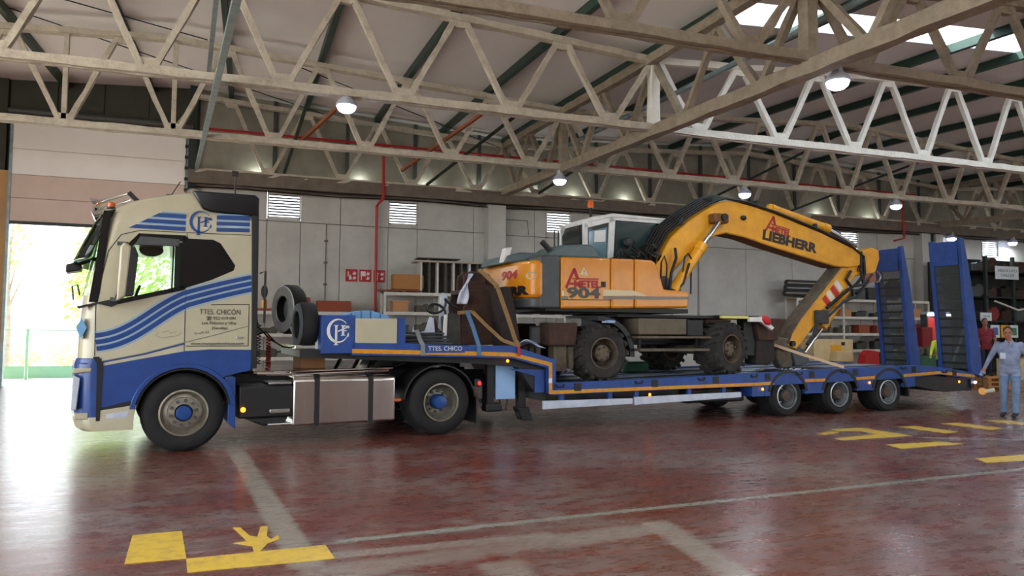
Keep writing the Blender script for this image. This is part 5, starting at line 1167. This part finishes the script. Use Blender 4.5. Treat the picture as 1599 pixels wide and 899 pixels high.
# ------------------------------------------------------------------ racks along the back wall
def rack(label, x0, x1, levels, y0=23.05, y1=23.7, n=2, shelf=True):
    t = thing('storage_rack', label, 'rack', (x0, y0, 0), 0, 'cream steel racks along the back wall'); W_ = x1-x0; D_ = y1-y0
    for k in range(n+1):
        x = W_*k/n
        for y in (0, D_): MB().box(x-.035, x+.035, y-.03, y+.03, 0, levels[-1]+.04).build('upright', RACKW, t, smooth=0)
    for z in levels:
        for y in (0, D_): MB().box(0, W_, y-.025, y+.025, z-.05, z+.05).build('rack_beam', RACKW, t, smooth=0)
        if shelf: MB().box(.03, W_-.03, .03, D_-.03, z+.0, z+.03).build('shelf_board', WOOD, t, smooth=0)
    return t
def crate(name, x, y, z, w_, d, h, m_, label, cat='box', rz=0, lid=False, strips=0, group=None):
    t = thing(name, label, cat, (x, y, z), rz, group)
    MB().box(-w_/2, w_/2, -d/2, d/2, 0, h).build('body', m_, t, smooth=0, bevel=.01)
    if lid: MB().box(-w_/2-.02, w_/2+.02, -d/2-.02, d/2+.02, h-.05, h+.01).build('lid', m_, t, smooth=0, bevel=.006)
    for k in range(strips): z_ = h*(k+.5)/strips; MB().box(-w_/2-.01, w_/2+.01, -d/2-.012, -d/2, z_-h/strips*.42, z_+h/strips*.42).build('slat', m_, t, smooth=0)
    return t
def junk(x, y, z, w_, h, label, m_=DJUNK, group=None, cat='machine part', name='machine_part'):
    """a lumpy machine part: housing, flange, shaft"""
    t = thing(name, label, cat, (x, y, z), 0, group); k = random.random()
    MB().box(-w_/2, w_/2*.4, -.15, .15, 0, h*.75).build('housing', m_, t, bevel=.03)
    MB().cyl((w_*.1, -.12, h*.5), (w_*.1, .12, h*.5), h*.45, 14).build('flange', m_, t)
    MB().beam((-w_*.3, 0, h*.5), (w_*.5, .02, h*(.6+.4*k)), .06, .06).build('shaft', m_, t, smooth=0)
    return t
RKG = 'cream steel racks along the back wall'
rack('low cream rack between the cab and the spare tyres, three shelves', .1, 3.35, [.78, 1.48, 2.15])
rack('tall cream rack behind the gooseneck load with boxes and frames on top', 4.08, 7.6, [.80, 1.5, 2.18, 2.80])
rack('cream rack seen below the excavator counterweight', 8.5, 12.0, [.78, 1.48, 2.15])
rack('cream rack behind the excavator stick and the far ramp', 20.1, 26.9, [.95, 1.60, 2.26, 2.95], n=3)
Z1 = 2.18
crate('timber_crate', .55, 23.4, Z1, .9, .5, .10, REDWOOD, 'flat red brown board on the low rack right behind the cab', 'board')
crate('timber_crate', 1.35, 23.4, Z1, .95, .5, .45, REDWOOD, 'red brown crate on the low rack behind the spare tyres', 'crate', strips=1)
crate('timber_crate', 2.55, 23.4, Z1, 1.0, .5, .36, REDWOOD, 'low red brown crate behind the blue headboard panel', 'crate', strips=2)
t = thing('oil_can', 'green hand pump standing behind the cab on the low rack', 'pump', (.5, 23.3, Z1+.1)); MB().cyl((0, 0, 0), (0, 0, .25), .09, 12).build('base', YELLOW, t); MB().ell((0, 0, .5), .1, .1, .2, 12, 8).build('tank', DARKGREEN, t); MB().cyl((0, 0, .2), (0, 0, .35), .03, 8).build('neck', DGREY, t)
crate('plywood_box', 4.85, 23.4, 2.95, .95, .5, .48, WOOD, 'plain wooden box on top of the tall rack', 'box', strips=1)
t = thing('pallet', 'dark pallet under the plain wooden box on the tall rack', 'pallet', (4.7, 23.4, 2.84)); MB().box(-.75, .6, -.3, .3, .05, .09).build('deck_board', REDWOOD, t, smooth=0)
for x in (-.6, 0, .5): MB().box(x-.06, x+.06, -.3, .3, 0, .05).build('bearer', DGREY, t, smooth=0)
t = thing('frame_stack', 'stack of tall dark steel frames under a flat board on the tall rack', 'frame', (6.35, 23.4, 2.84))
for k in range(9):
    x = -1.1+.27*k; MB().box(x-.03, x+.03, -.3, .3, 0, 1.0).build('frame_upright', OLIVEJ if k % 2 else RACKW, t, smooth=0)
for k in range(8): MB().box(-1.05+.27*k, -.86+.27*k, -.05, .25, .02, .98).build('frame_panel', DJUNK, t, smooth=0)
MB().box(-1.3, 1.35, -.34, .34, 1.0, 1.06).build('top_board', mat('pale board', (170, 160, 140), .8), t, smooth=0); MB().box(-1.2, .2, -.3, .3, 1.12, 1.15).build('top_board', OLIVEJ, t, smooth=0)
MB().box(-.9, -.8, -.2, .2, 1.06, 1.12).build('spacer', OLIVEJ, t, smooth=0); MB().box(0, .1, -.2, .2, 1.06, 1.12).build('spacer', OLIVEJ, t, smooth=0)
LV = ['bottom shelf', 'lower shelf', 'middle shelf', 'upper shelf']; OR_ = ['first', 'second', 'third', 'fourth', 'fifth', 'sixth', 'seventh', 'eighth']
def fill(rack_name, x0, x1, zs, n, hmax=.42):
    for li, z in enumerate(zs):
        for k in range(n):
            x = x0+(x1-x0)*(k+.5)/n; h = random.uniform(.22, hmax); w_ = (x1-x0)/n*.75
            r = random.random(); lab = '%s from the left on the %s of the %s' % (OR_[k], LV[li], rack_name)
            if r < .3: crate('storage_box', x, 23.38, z+.03, w_*.8, .42, h, random.choice([CARD, DGREY, DJUNK, REDWOOD]), 'storage box, '+lab, 'box', lid=True)
            else: junk(x, 23.38, z+.03, w_, h, ('dark' if r < .7 else 'olive')+' machine part, '+lab, DJUNK if r < .7 else OLIVEJ)
fill('low rack', .2, 3.3, [.78, 1.48], 3); fill('tall rack', 4.2, 7.5, [.80, 1.5, 2.18], 4); fill('excavator rack', 8.6, 11.9, [.78, 1.48, 2.15], 4)
fill('far rack', 20.3, 26.8, [.95, 1.60, 2.26], 7, .5)
for k in range(3):
    t = thing('sheet_roll', ['lowest dark roll', 'middle dark roll with a pale cord', 'topmost dark roll'][k]+' lying on top of the far rack', 'roll', (21.0, 23.4, 3.1+.2*k))
    MB().cyl((-1.2+.05*k, 0, .1), (1.3-.1*k, .0, .1), .13, 12).build('roll', DTARP if k % 2 else DJUNK, t); MB().cyl((-1.25+.05*k, -.13, .1), (1.2, -.14, .1), .012, 6).build('cord', RACKW, t)
junk(25.3, 23.4, 3.0, .9, .9, 'red brown digger part on top of the far rack, right of the far ramp', RUST)
for k in range(3): crate('storage_box', 22.6+.75*k, 23.4, 3.0, .6, .45, .35+.08*k, [DJUNK, DGREY, DJUNK][k], ['first', 'second', 'third'][k]+' dark box on top of the far rack', 'box')
# fire signs
FS = [('lady', 3.0, 'red fire alarm sign with a hand and flames, leftmost of three'), ('hose', 3.44, 'red fire hose sign, middle of three'), ('ext', 3.9, 'red fire extinguisher sign right of the red pipe')]
for kind, x, lab in FS:
    t = thing('fire_sign', lab, 'sign', (x, Y1-.02, 3.22), 0, 'red fire signs on the back wall')
    MB().box(0, .37, -.012, .015, 0, .40).build('sign_plate', RED, t, smooth=0)
    sg = MB()
    if kind == 'lady': sg.box(.06, .10, -.016, -.011, .06, .32).box(.06, .19, -.016, -.011, .06, .16).box(.13, .16, -.016, -.011, .16, .22)
    elif kind == 'hose': sg.box(.04, .2, -.016, -.011, .18, .34).box(.05, .08, -.016, -.011, .05, .18)
    else: sg.box(.06, .14, -.016, -.011, .05, .27).box(.08, .12, -.016, -.011, .27, .35).box(.12, .18, -.016, -.011, .27, .3)
    sg.build('pictogram', WHITEP, t, smooth=0)
    fl_ = MB()
    for z in (.07, .22): fl_.prism([(.23, z), (.22, z+.06), (.25, z+.05), (.26, z+.12), (.29, z+.06), (.31, z+.11), (.33, z+.04), (.31, z)], -.016, -.011)
    fl_.build('flame_symbol', WHITEP, t, smooth=0)

# ------------------------------------------------------------------ workshop corner behind the trailer rear
t = thing('machine_cabinet', 'cream machine cabinet with a yellow label, behind the excavator stick', 'cabinet', (20.1, 21.5, 0))
MB().box(-.9, .9, -.3, .4, .1, 1.42).build('housing', CREAMB, t, bevel=.02); MB().prism([(-.3, .0), (.55, .0), (.45, .38), (-.22, .38)], -.6, -.3).build('hopper', CREAMB, t, bevel=.02); [x for x in COL.objects if x.parent == t][-1].location = (.1, 0, .62)
MB().box(-.15, .35, -.32, -.3, 1.0, 1.22).build('yellow_label', YELLOW, t, smooth=0); MB().box(.35, .5, -.32, -.3, 1.2, 1.32).build('dark_port', BLACK, t, smooth=0); MB().box(-.85, .85, -.2, .3, 0, .1).build('plinth', DGREY, t, smooth=0)
t = thing('trolley_jack', 'red wedge shaped workshop jack on the floor right of the cream cabinet', 'jack', (20.9, 20.5, 0))
MB().prism([(-.35, .05), (.4, .05), (.4, 1.0), (.05, 1.05), (-.15, .9)], -.2, .2).build('frame', RED, t, bevel=.02)
for x in (-.2, .25): MB().cyl((x, -.24, .07), (x, .24, .07), .07, 12).build('roller', BLACK, t)
t = thing('waste_skip', 'green skip on the floor between the two upright ramps', 'skip', (22.8, 20, 0))
MB().prism([(-.8, .1), (.8, .1), (1.0, .82), (-1.0, .82)], -.4, .4).build('tub', GREENB, t, bevel=.02); MB().box(-1.05, 1.05, -.45, .45, .80, .86).build('rim', GREENB, t, smooth=0)
for x in (-.6, .6): MB().box(x-.06, x+.06, -.35, .35, 0, .1).build('skid', DARKGREEN, t, smooth=0)
for k in range(3): junk(22.2+.55*k, 20, .86, .5, .35, ['first', 'second', 'third'][k]+' grey scrap part on top of the green skip', OLIVEJ)
t = thing('hose_cabinet', 'dark red wall cabinet beside the workshop opening', 'cabinet', (25.45, 22, .9)); MB().box(-.28, .28, -.12, .12, 0, 1.0).build('box', mat('dark red paint', (120, 20, 26), .6), t, bevel=.01); MB().box(-.25, .25, -.135, -.12, .04, .96).build('door', mat('dark red paint', (120, 20, 26), .6), t, bevel=.008); MB().box(-.28, .28, .0, .12, -.9, 0).build('stand', DGREY, t, smooth=0)
t = thing('lit_red_booth', 'red panel booth under a bright strip light, behind the near ramp', 'booth', (26.2, 22, 0))
MB().box(-.45, .5, .2, .3, 0, 2.3).build('red_panel', mat('bright red panel', (226, 70, 58), .6), t, smooth=0); MB().box(-.65, .6, -.05, .25, 2.42, 2.52).build('canopy', WGREY, t, smooth=0); MB().box(-.62, .55, -.12, -.02, 2.36, 2.44).build('strip_light', mat('lit strip light', (240, 245, 255), .4, emit=6), t, smooth=0)
MB().box(.5, .56, -.1, .3, 0, 2.42).build('side_post', DGREY, t, smooth=0)
MB().box(-.62, -.55, 0, .3, 0, 2.42).build('side_post', DGREY, t, smooth=0)
# dark tool wall on the far right
t = thing('tool_rack', 'big dark tool rack filling the right edge of the photo', 'rack', (28.9, 22.0, 0))
for x in (0, 1.6, 3.2, 4.8):
    for y in (0, 1.2): MB().box(x-.06, x+.06, y-.06, y+.06, 0, 4.9).build('upright', DARKGREEN, t, smooth=0)
for z in (.9, 2.2, 3.2, 4.3):
    MB().box(-.1, 4.9, -.06, 1.25, z-.06, z).build('shelf_board', BLACK, t, smooth=0)
MB().box(-.4, 5, 1.25, 1.32, 0, 4.9).build('back_sheet', BLACK, t, smooth=0)
MB().box(-1.6, -.2, 1.3, 1.38, 2.6, 4.7).build('dark_side_sheet', BLACK, t, smooth=0)
for li, (z, hm) in enumerate(((.9, .9), (2.2, .7), (3.2, .8), (4.3, .7))):
    for k in range(6):
        x = 28.95+.85*k; h = random.uniform(.4, hm); mm = random.choice([DJUNK, RUST, MRED if 0 else RUST, DRUST, mat('dull red machine paint', (130, 50, 40), .7), DGREY])
        junk(x, 22.5, z, .7, h, '%s machine part from the left on the %s of the big dark tool rack' % (OR_[k], ['bench level', 'second level', 'third level', 'top level'][li]), mm)
def board(x, y, z, w_, h, m_, label, txt=None, bg2=None):
    t = thing('sign_board', label, 'sign', (x, y, z)); MB().box(-w_/2, w_/2, -.02, .02, -h/2, h/2).build('board', m_, t, smooth=0, bevel=.004)
    for i, (s, dz_, wd) in enumerate(txt or []): lettering(s, h*.3, LGREY, t, (0, -.024, dz_*h), wid=wd*w_)
    if bg2: MB().box(-w_*.3, w_*.3, -.026, -.02, -h*.3, h*.3).build('print', bg2, t, smooth=0)
    for sx in (-.3, .3): MB().cyl((sx*w_, .02, h/2-.05), (sx*w_, .02, h/2+.24), .008, 5).build('hanger', DGREY, t)
    return t
board(30.05, 21.92, 4.22, 1.35, .55, SIGNW, 'large white sign board hanging on the dark tool rack', [('ABSOLUTO', .14, .85), ('TALLER', -.2, .6)])
board(28.75, 21.92, 2.36, .62, .34, SIGNW, 'smaller white sign board beside the near ramp', [('TALLER', .05, .7)])
board(29.25, 21.92, 1.76, .5, .52, SIGNW, 'white safety poster, left of the yellow one', None, mat('blue print', (70, 96, 150), .6))
board(29.83, 21.92, 1.76, .46, .52, YELLOW, 'yellow safety poster between two white ones', None, LBLACK)
board(30.35, 21.92, 1.76, .46, .52, SIGNW, 'white safety poster behind the head of the walking man', None, mat('green print', (70, 130, 90), .6))
t = thing('workbench', 'dark workbench with a brown side behind the walking man', 'bench', (28.6, 20.2, 0)); MB().box(-.9, 1.6, -.4, .4, .82, .9).build('worktop', DGREY, t, smooth=0); MB().box(-.8, .2, -.35, .35, .1, .8).build('drawer_unit', WOOD, t, smooth=0)
for x in (-.85, 1.5): MB().box(x-.04, x+.04, -.35, .35, 0, .82).build('leg', DGREY, t, smooth=0)
tag(MB().box(28.0, 28.5, 20.0, 20.3, .905, .97).build('white_tray', WHITEP, smooth=0, bevel=.02), 'white tray on the dark workbench, left of the walking man', 'tray')
crate('plywood_box', 26.6, 19.2, 0, 1.0, .7, .75, CREAMB, 'cream crate on the floor behind the rear lamp of the trailer', 'crate', strips=1)
tag(MB().tube([(29.0, 21.7, 3.0), (30.2, 21.6, 2.65), (31.0, 21.6, 2.75)], .04, 8).build('bent_pipe', RACKW), 'pale bent pipe lying across the dark tool rack', 'pipe')

# ------------------------------------------------------------------ people
def person(name, label, loc, rz, J, top, legs, hair=HAIR, vox=.012, sleeves=True, hem=.82, bulk=1.0, vest=None, H=1.80, fingers=True):
    """one continuous remeshed body. J: joints in local x (right), y (away from viewer), z"""
    V = Vector; M = MB(); k = H/1.8
    def cap(a, b, ra, rb, n=12):
        a, b = V(a)*k, V(b)*k; ra *= k; rb *= k; M.tube([a.lerp(b, i/4) for i in range(5)], ra, n, rb); M.ell(a, ra, ra, ra, n, 8); M.ell(b, rb, rb, rb, n, 8)
    def el(c, rx, ry, rz_, rot=None): M.ell(V(c)*k, rx*k, ry*k, rz_*k, 18, 12, rot)
    ch, pv, nk, hd = J['chest'], J['pelvis'], J['neck'], J['head']
    el(ch, .185*bulk, .125*bulk, .21); el((ch[0], ch[1], ch[2]+.11), .19*bulk, .10*bulk, .10)
    mid = ((ch[0]+pv[0])/2, (ch[1]+pv[1])/2-.015, (ch[2]+pv[2])/2); el(mid, .172*bulk, .135*bulk, .2); el(pv, .175*bulk, .125*bulk, .15); el((pv[0], pv[1], pv[2]-.06), .185*bulk, .13*bulk, .10)
    cap(nk, (hd[0], hd[1]+.02, hd[2]-.06), .062, .058)
    cap((ch[0], ch[1], ch[2]+.17), nk, .09, .065)
    # head
    el((hd[0], hd[1]+.015, hd[2]+.03), .076, .095, .10); el((hd[0], hd[1]-.015, hd[2]-.05), .060, .075, .075); el((hd[0], hd[1]-.055, hd[2]-.10), .032, .028, .022)
    el((hd[0], hd[1]-.098, hd[2]-.015), .013, .02, .028); el((hd[0], hd[1]-.105, hd[2]-.032), .018, .014, .012); el((hd[0], hd[1]-.076, hd[2]+.032), .055, .02, .012)
    el((hd[0], hd[1]-.086, hd[2]-.068), .026, .012, .008)
    for sx in (-1, 1): el((hd[0]+sx*.078, hd[1]+.02, hd[2]-.005), .012, .022, .034)
    for sd in ('l', 'r'):
        sh, eb, hn = J['sh'+sd], J['el'+sd], J['ha'+sd]
        cap(sh, eb, .062*bulk if sleeves else .052, .05); cap(eb, hn, .048, .034); d = (V(hn)-V(eb)).normalized(); s_ = d.cross(V((0, 1, 0))).normalized(); pc = V(hn)+d*.055
        cap(V(hn)+d*.01, V(hn)+d*.08, .033, .036)
        if fingers:
            for i, o in enumerate((-.03, -.01, .01, .03)):
                b0 = V(hn)+d*.10+s_*o; ln = (.06, .072, .068, .052)[i]; mcp = b0+d*ln*.5; tip = mcp+(d*.55+V((0, -.7, 0))).normalized()*ln*.55
                cap(b0-d*.03, mcp, .0105, .0095, 8); cap(mcp, tip, .0095, .008, 8)
            sgn = 1 if (V((0, 0, 0))-V(hn)).dot(s_) > 0 else -1
            cap(V(hn)+d*.04+s_*.03*sgn, V(hn)+d*.085+s_*.058*sgn+V((0, -.02, 0)), .013, .010, 8)
        hp, kn, an = J['hi'+sd], J['kn'+sd], J['an'+sd]
        cap(hp, kn, .092*bulk, .066); cap(kn, an, .064, .055); cap((an[0], an[1]+.02, .06), (an[0]+J.get('toe', (0, -1))[0]*.17, an[1]+J.get('toe', (0, -1))[1]*.17, .045), .045, .04); cap(an, (an[0], an[1]+.02, .06), .05, .045)
    o = M.build('body', top, None, smooth=60)
    rm = o.modifiers.new('remesh', 'REMESH'); rm.mode = 'VOXEL'; rm.voxel_size = vox; sm2 = o.modifiers.new('smooth', 'SMOOTH'); sm2.iterations = 4; sm2.factor = .5
    apply_mods(o); me = o.data; me.materials.clear()
    for m_ in (top, legs, SKIN, SHOE, vest or top): me.materials.append(m_)
    arms = [(V(J['sh'+s])*k, V(J['el'+s])*k, V(J['ha'+s])*k) for s in 'lr']
    def dseg(p, a, b): t_ = max(0, min(1, (p-a).dot(b-a)/(b-a).length_squared)); return (p-a-(b-a)*t_).length
    nz, hz = (nk[2]+.0)*k, hem*k
    for p in me.polygons:
        c = p.center; arm = min(min(dseg(c, a, b), dseg(c, b, e)) for a, b, e in arms); mi = 0
        if c.z < .095*k: mi = 3
        elif c.z > nz or (c.z > nz-.1*k and c.y < nk[1]*k-.03 and abs(c.x-nk[0]*k) < (c.z-(nz-.1*k))*.35): mi = 2
        elif arm < .085*k and abs(c.x-pv[0]*k) > .16*k:
            hand = min(min((c-e).dot((e-b).normalized()) for _, b, e in [ar]) if dseg(c, ar[0], ar[1]) > dseg(c, ar[1], ar[2]) and min(dseg(c, ar[0], ar[1]), dseg(c, ar[1], ar[2])) < .085*k else -1 for ar in arms)
            hd2 = max((c-e).dot((e-b).normalized()) if (c-e).length < .2*k else -1 for _, b, e in arms)
            el2 = any((c-b).dot((e-b).normalized()) > .0 and dseg(c, b, e) < .08*k for _, b, e in arms)
            mi = 2 if hd2 > -.01 or (not sleeves and el2) else (4 if vest and not sleeves else 0)
        elif c.z < hz: mi = 1
        elif vest: mi = 4
        p.material_index = mi
    me.shade_smooth()
    root = thing(name, label, 'person', loc, rz); o.parent = root
    h = MB(); h.ell(V((hd[0], hd[1]+.028, hd[2]+.045))*k, .083*k, .095*k, .097*k, 20, 12); ho = h.build('hair', hair, root, smooth=60)
    # cut the face side away
    me2 = ho.data; keep = MB(); idx = {}
    for p in me2.polygons:
        c = p.center/k-V(hd)
        if c.y < -.045 and c.z < .085 or c.z < -.03: continue
        keep.add([me2.vertices[i].co[:] for i in p.vertices], [tuple(range(len(p.vertices)))])
    bpy.data.objects.remove(ho); hb_ = keep.build('hair', hair, root, smooth=60); hb_.modifiers.new('thick', 'SOLIDIFY').thickness = .008
    ey = MB()
    for sx in (-.03, .03): ey.ell(V((hd[0]+sx, hd[1]-.083, hd[2]+.012))*k, .012*k, .008*k, .008*k, 10, 6)
    ey.build('eyes', BLACK, root, kind='stuff'); MB().ell(V((hd[0], hd[1]-.097, hd[2]-.068))*k, .022*k, .005*k, .004*k, 10, 6).build('mouth', mat('lips', (130, 70, 64), .6), root)
    return root
RZM = -.94
man = person('person', 'man in a pale blue grey shirt and jeans walking at the right edge', (14.42, 10.52, 0), RZM, dict(
    chest=(0, 0, 1.30), pelvis=(0, .0, .98), neck=(0, .0, 1.53), head=(-.015, -.03, 1.67), shl=(-.19, 0, 1.44), ell=(-.33, .0, 1.17), hal=(-.43, -.08, .95),
    shr=(.19, 0, 1.44), elr=(.32, .06, 1.19), har=(.29, .02, .95), hil=(-.09, 0, .92), knl=(-.11, -.05, .5), anl=(-.12, .03, .1), hir=(.09, 0, .92), knr=(.09, -.08, .5), anr=(.07, -.06, .1), toe=(-.2, -1)), SHIRT, JEANS, H=1.80, vox=.0095, bulk=1.06)
MB().prism([(-.07, 1.52), (.0, 1.36), (.07, 1.52), (.05, 1.54), (0, 1.42), (-.05, 1.54)], -.14, -.118).build('shirt_collar', SHIRT, man, smooth=0)
MB().box(-.16, -.06, -.145, -.125, 1.16, 1.28).build('chest_pocket', WGREY, man, smooth=0, bevel=.004)
t = thing('strap_reel', 'yellow reel with a pale tube hanging from the walking man\'s hand', 'reel', (14.42, 10.52, 0), RZM)
MB().tube([(-.455, -.12, .90), (-.47, -.13, .55)], .012, 8).build('rod', BLACK, t); MB().cyl((-.47, -.17, .50), (-.47, -.09, .50), .07, 16).build('reel', YELLOW, t); MB().cyl((-.44, -.13, .49), (-.26, -.13, .53), .045, 12).build('tube', CREAM, t)
person('person', 'worker in a yellow hi-vis vest bending over behind the trailer rear', (21.45, 18.0, 0), -.55, dict(
    chest=(-.02, -.05, 1.28), pelvis=(.06, 0, .95), neck=(-.04, -.08, 1.50), head=(-.05, -.13, 1.62), shl=(-.2, -.06, 1.40), ell=(-.30, -.15, 1.12), hal=(-.38, -.32, .95),
    shr=(.16, -.04, 1.40), elr=(.2, -.12, 1.12), har=(.0, -.32, 1.0), hil=(-.03, 0, .9), knl=(-.06, -.06, .5), anl=(-.08, .02, .1), hir=(.14, 0, .9), knr=(.15, -.06, .5), anr=(.14, .02, .1)), HIVIS, NAVY, H=1.76, vox=.016, vest=None, fingers=False)
t = thing('pallet', 'low pallet stack the maroon worker stands on, behind the near ramp', 'pallet', (20.93, 16.0, 0))
for z in (0, .13, .26):
    for y in (-.35, 0, .35): MB().box(-.5, .5, y-.07, y+.07, z+.09, z+.125).build('deck_board', WOOD, t, smooth=0)
    for x in (-.4, 0, .4): MB().box(x-.05, x+.05, -.42, .42, z, z+.09).build('bearer', WOOD, t, smooth=0)
person('person', 'worker in a dark red top half hidden behind the near upright ramp', (20.93, 16.0, .385), -.6, dict(
    chest=(0, 0, 1.28), pelvis=(0, 0, .96), neck=(0, 0, 1.51), head=(.0, -.02, 1.65), shl=(-.19, 0, 1.42), ell=(-.24, .0, 1.15), hal=(-.22, -.15, .95),
    shr=(.19, 0, 1.42), elr=(.25, -.02, 1.15), har=(.22, -.18, .98), hil=(-.09, 0, .9), knl=(-.1, -.03, .5), anl=(-.1, .02, .1), hir=(.09, 0, .9), knr=(.1, -.03, .5), anr=(.1, .02, .1)), MRED, NAVY, H=1.76, vox=.016, sleeves=False, fingers=False)
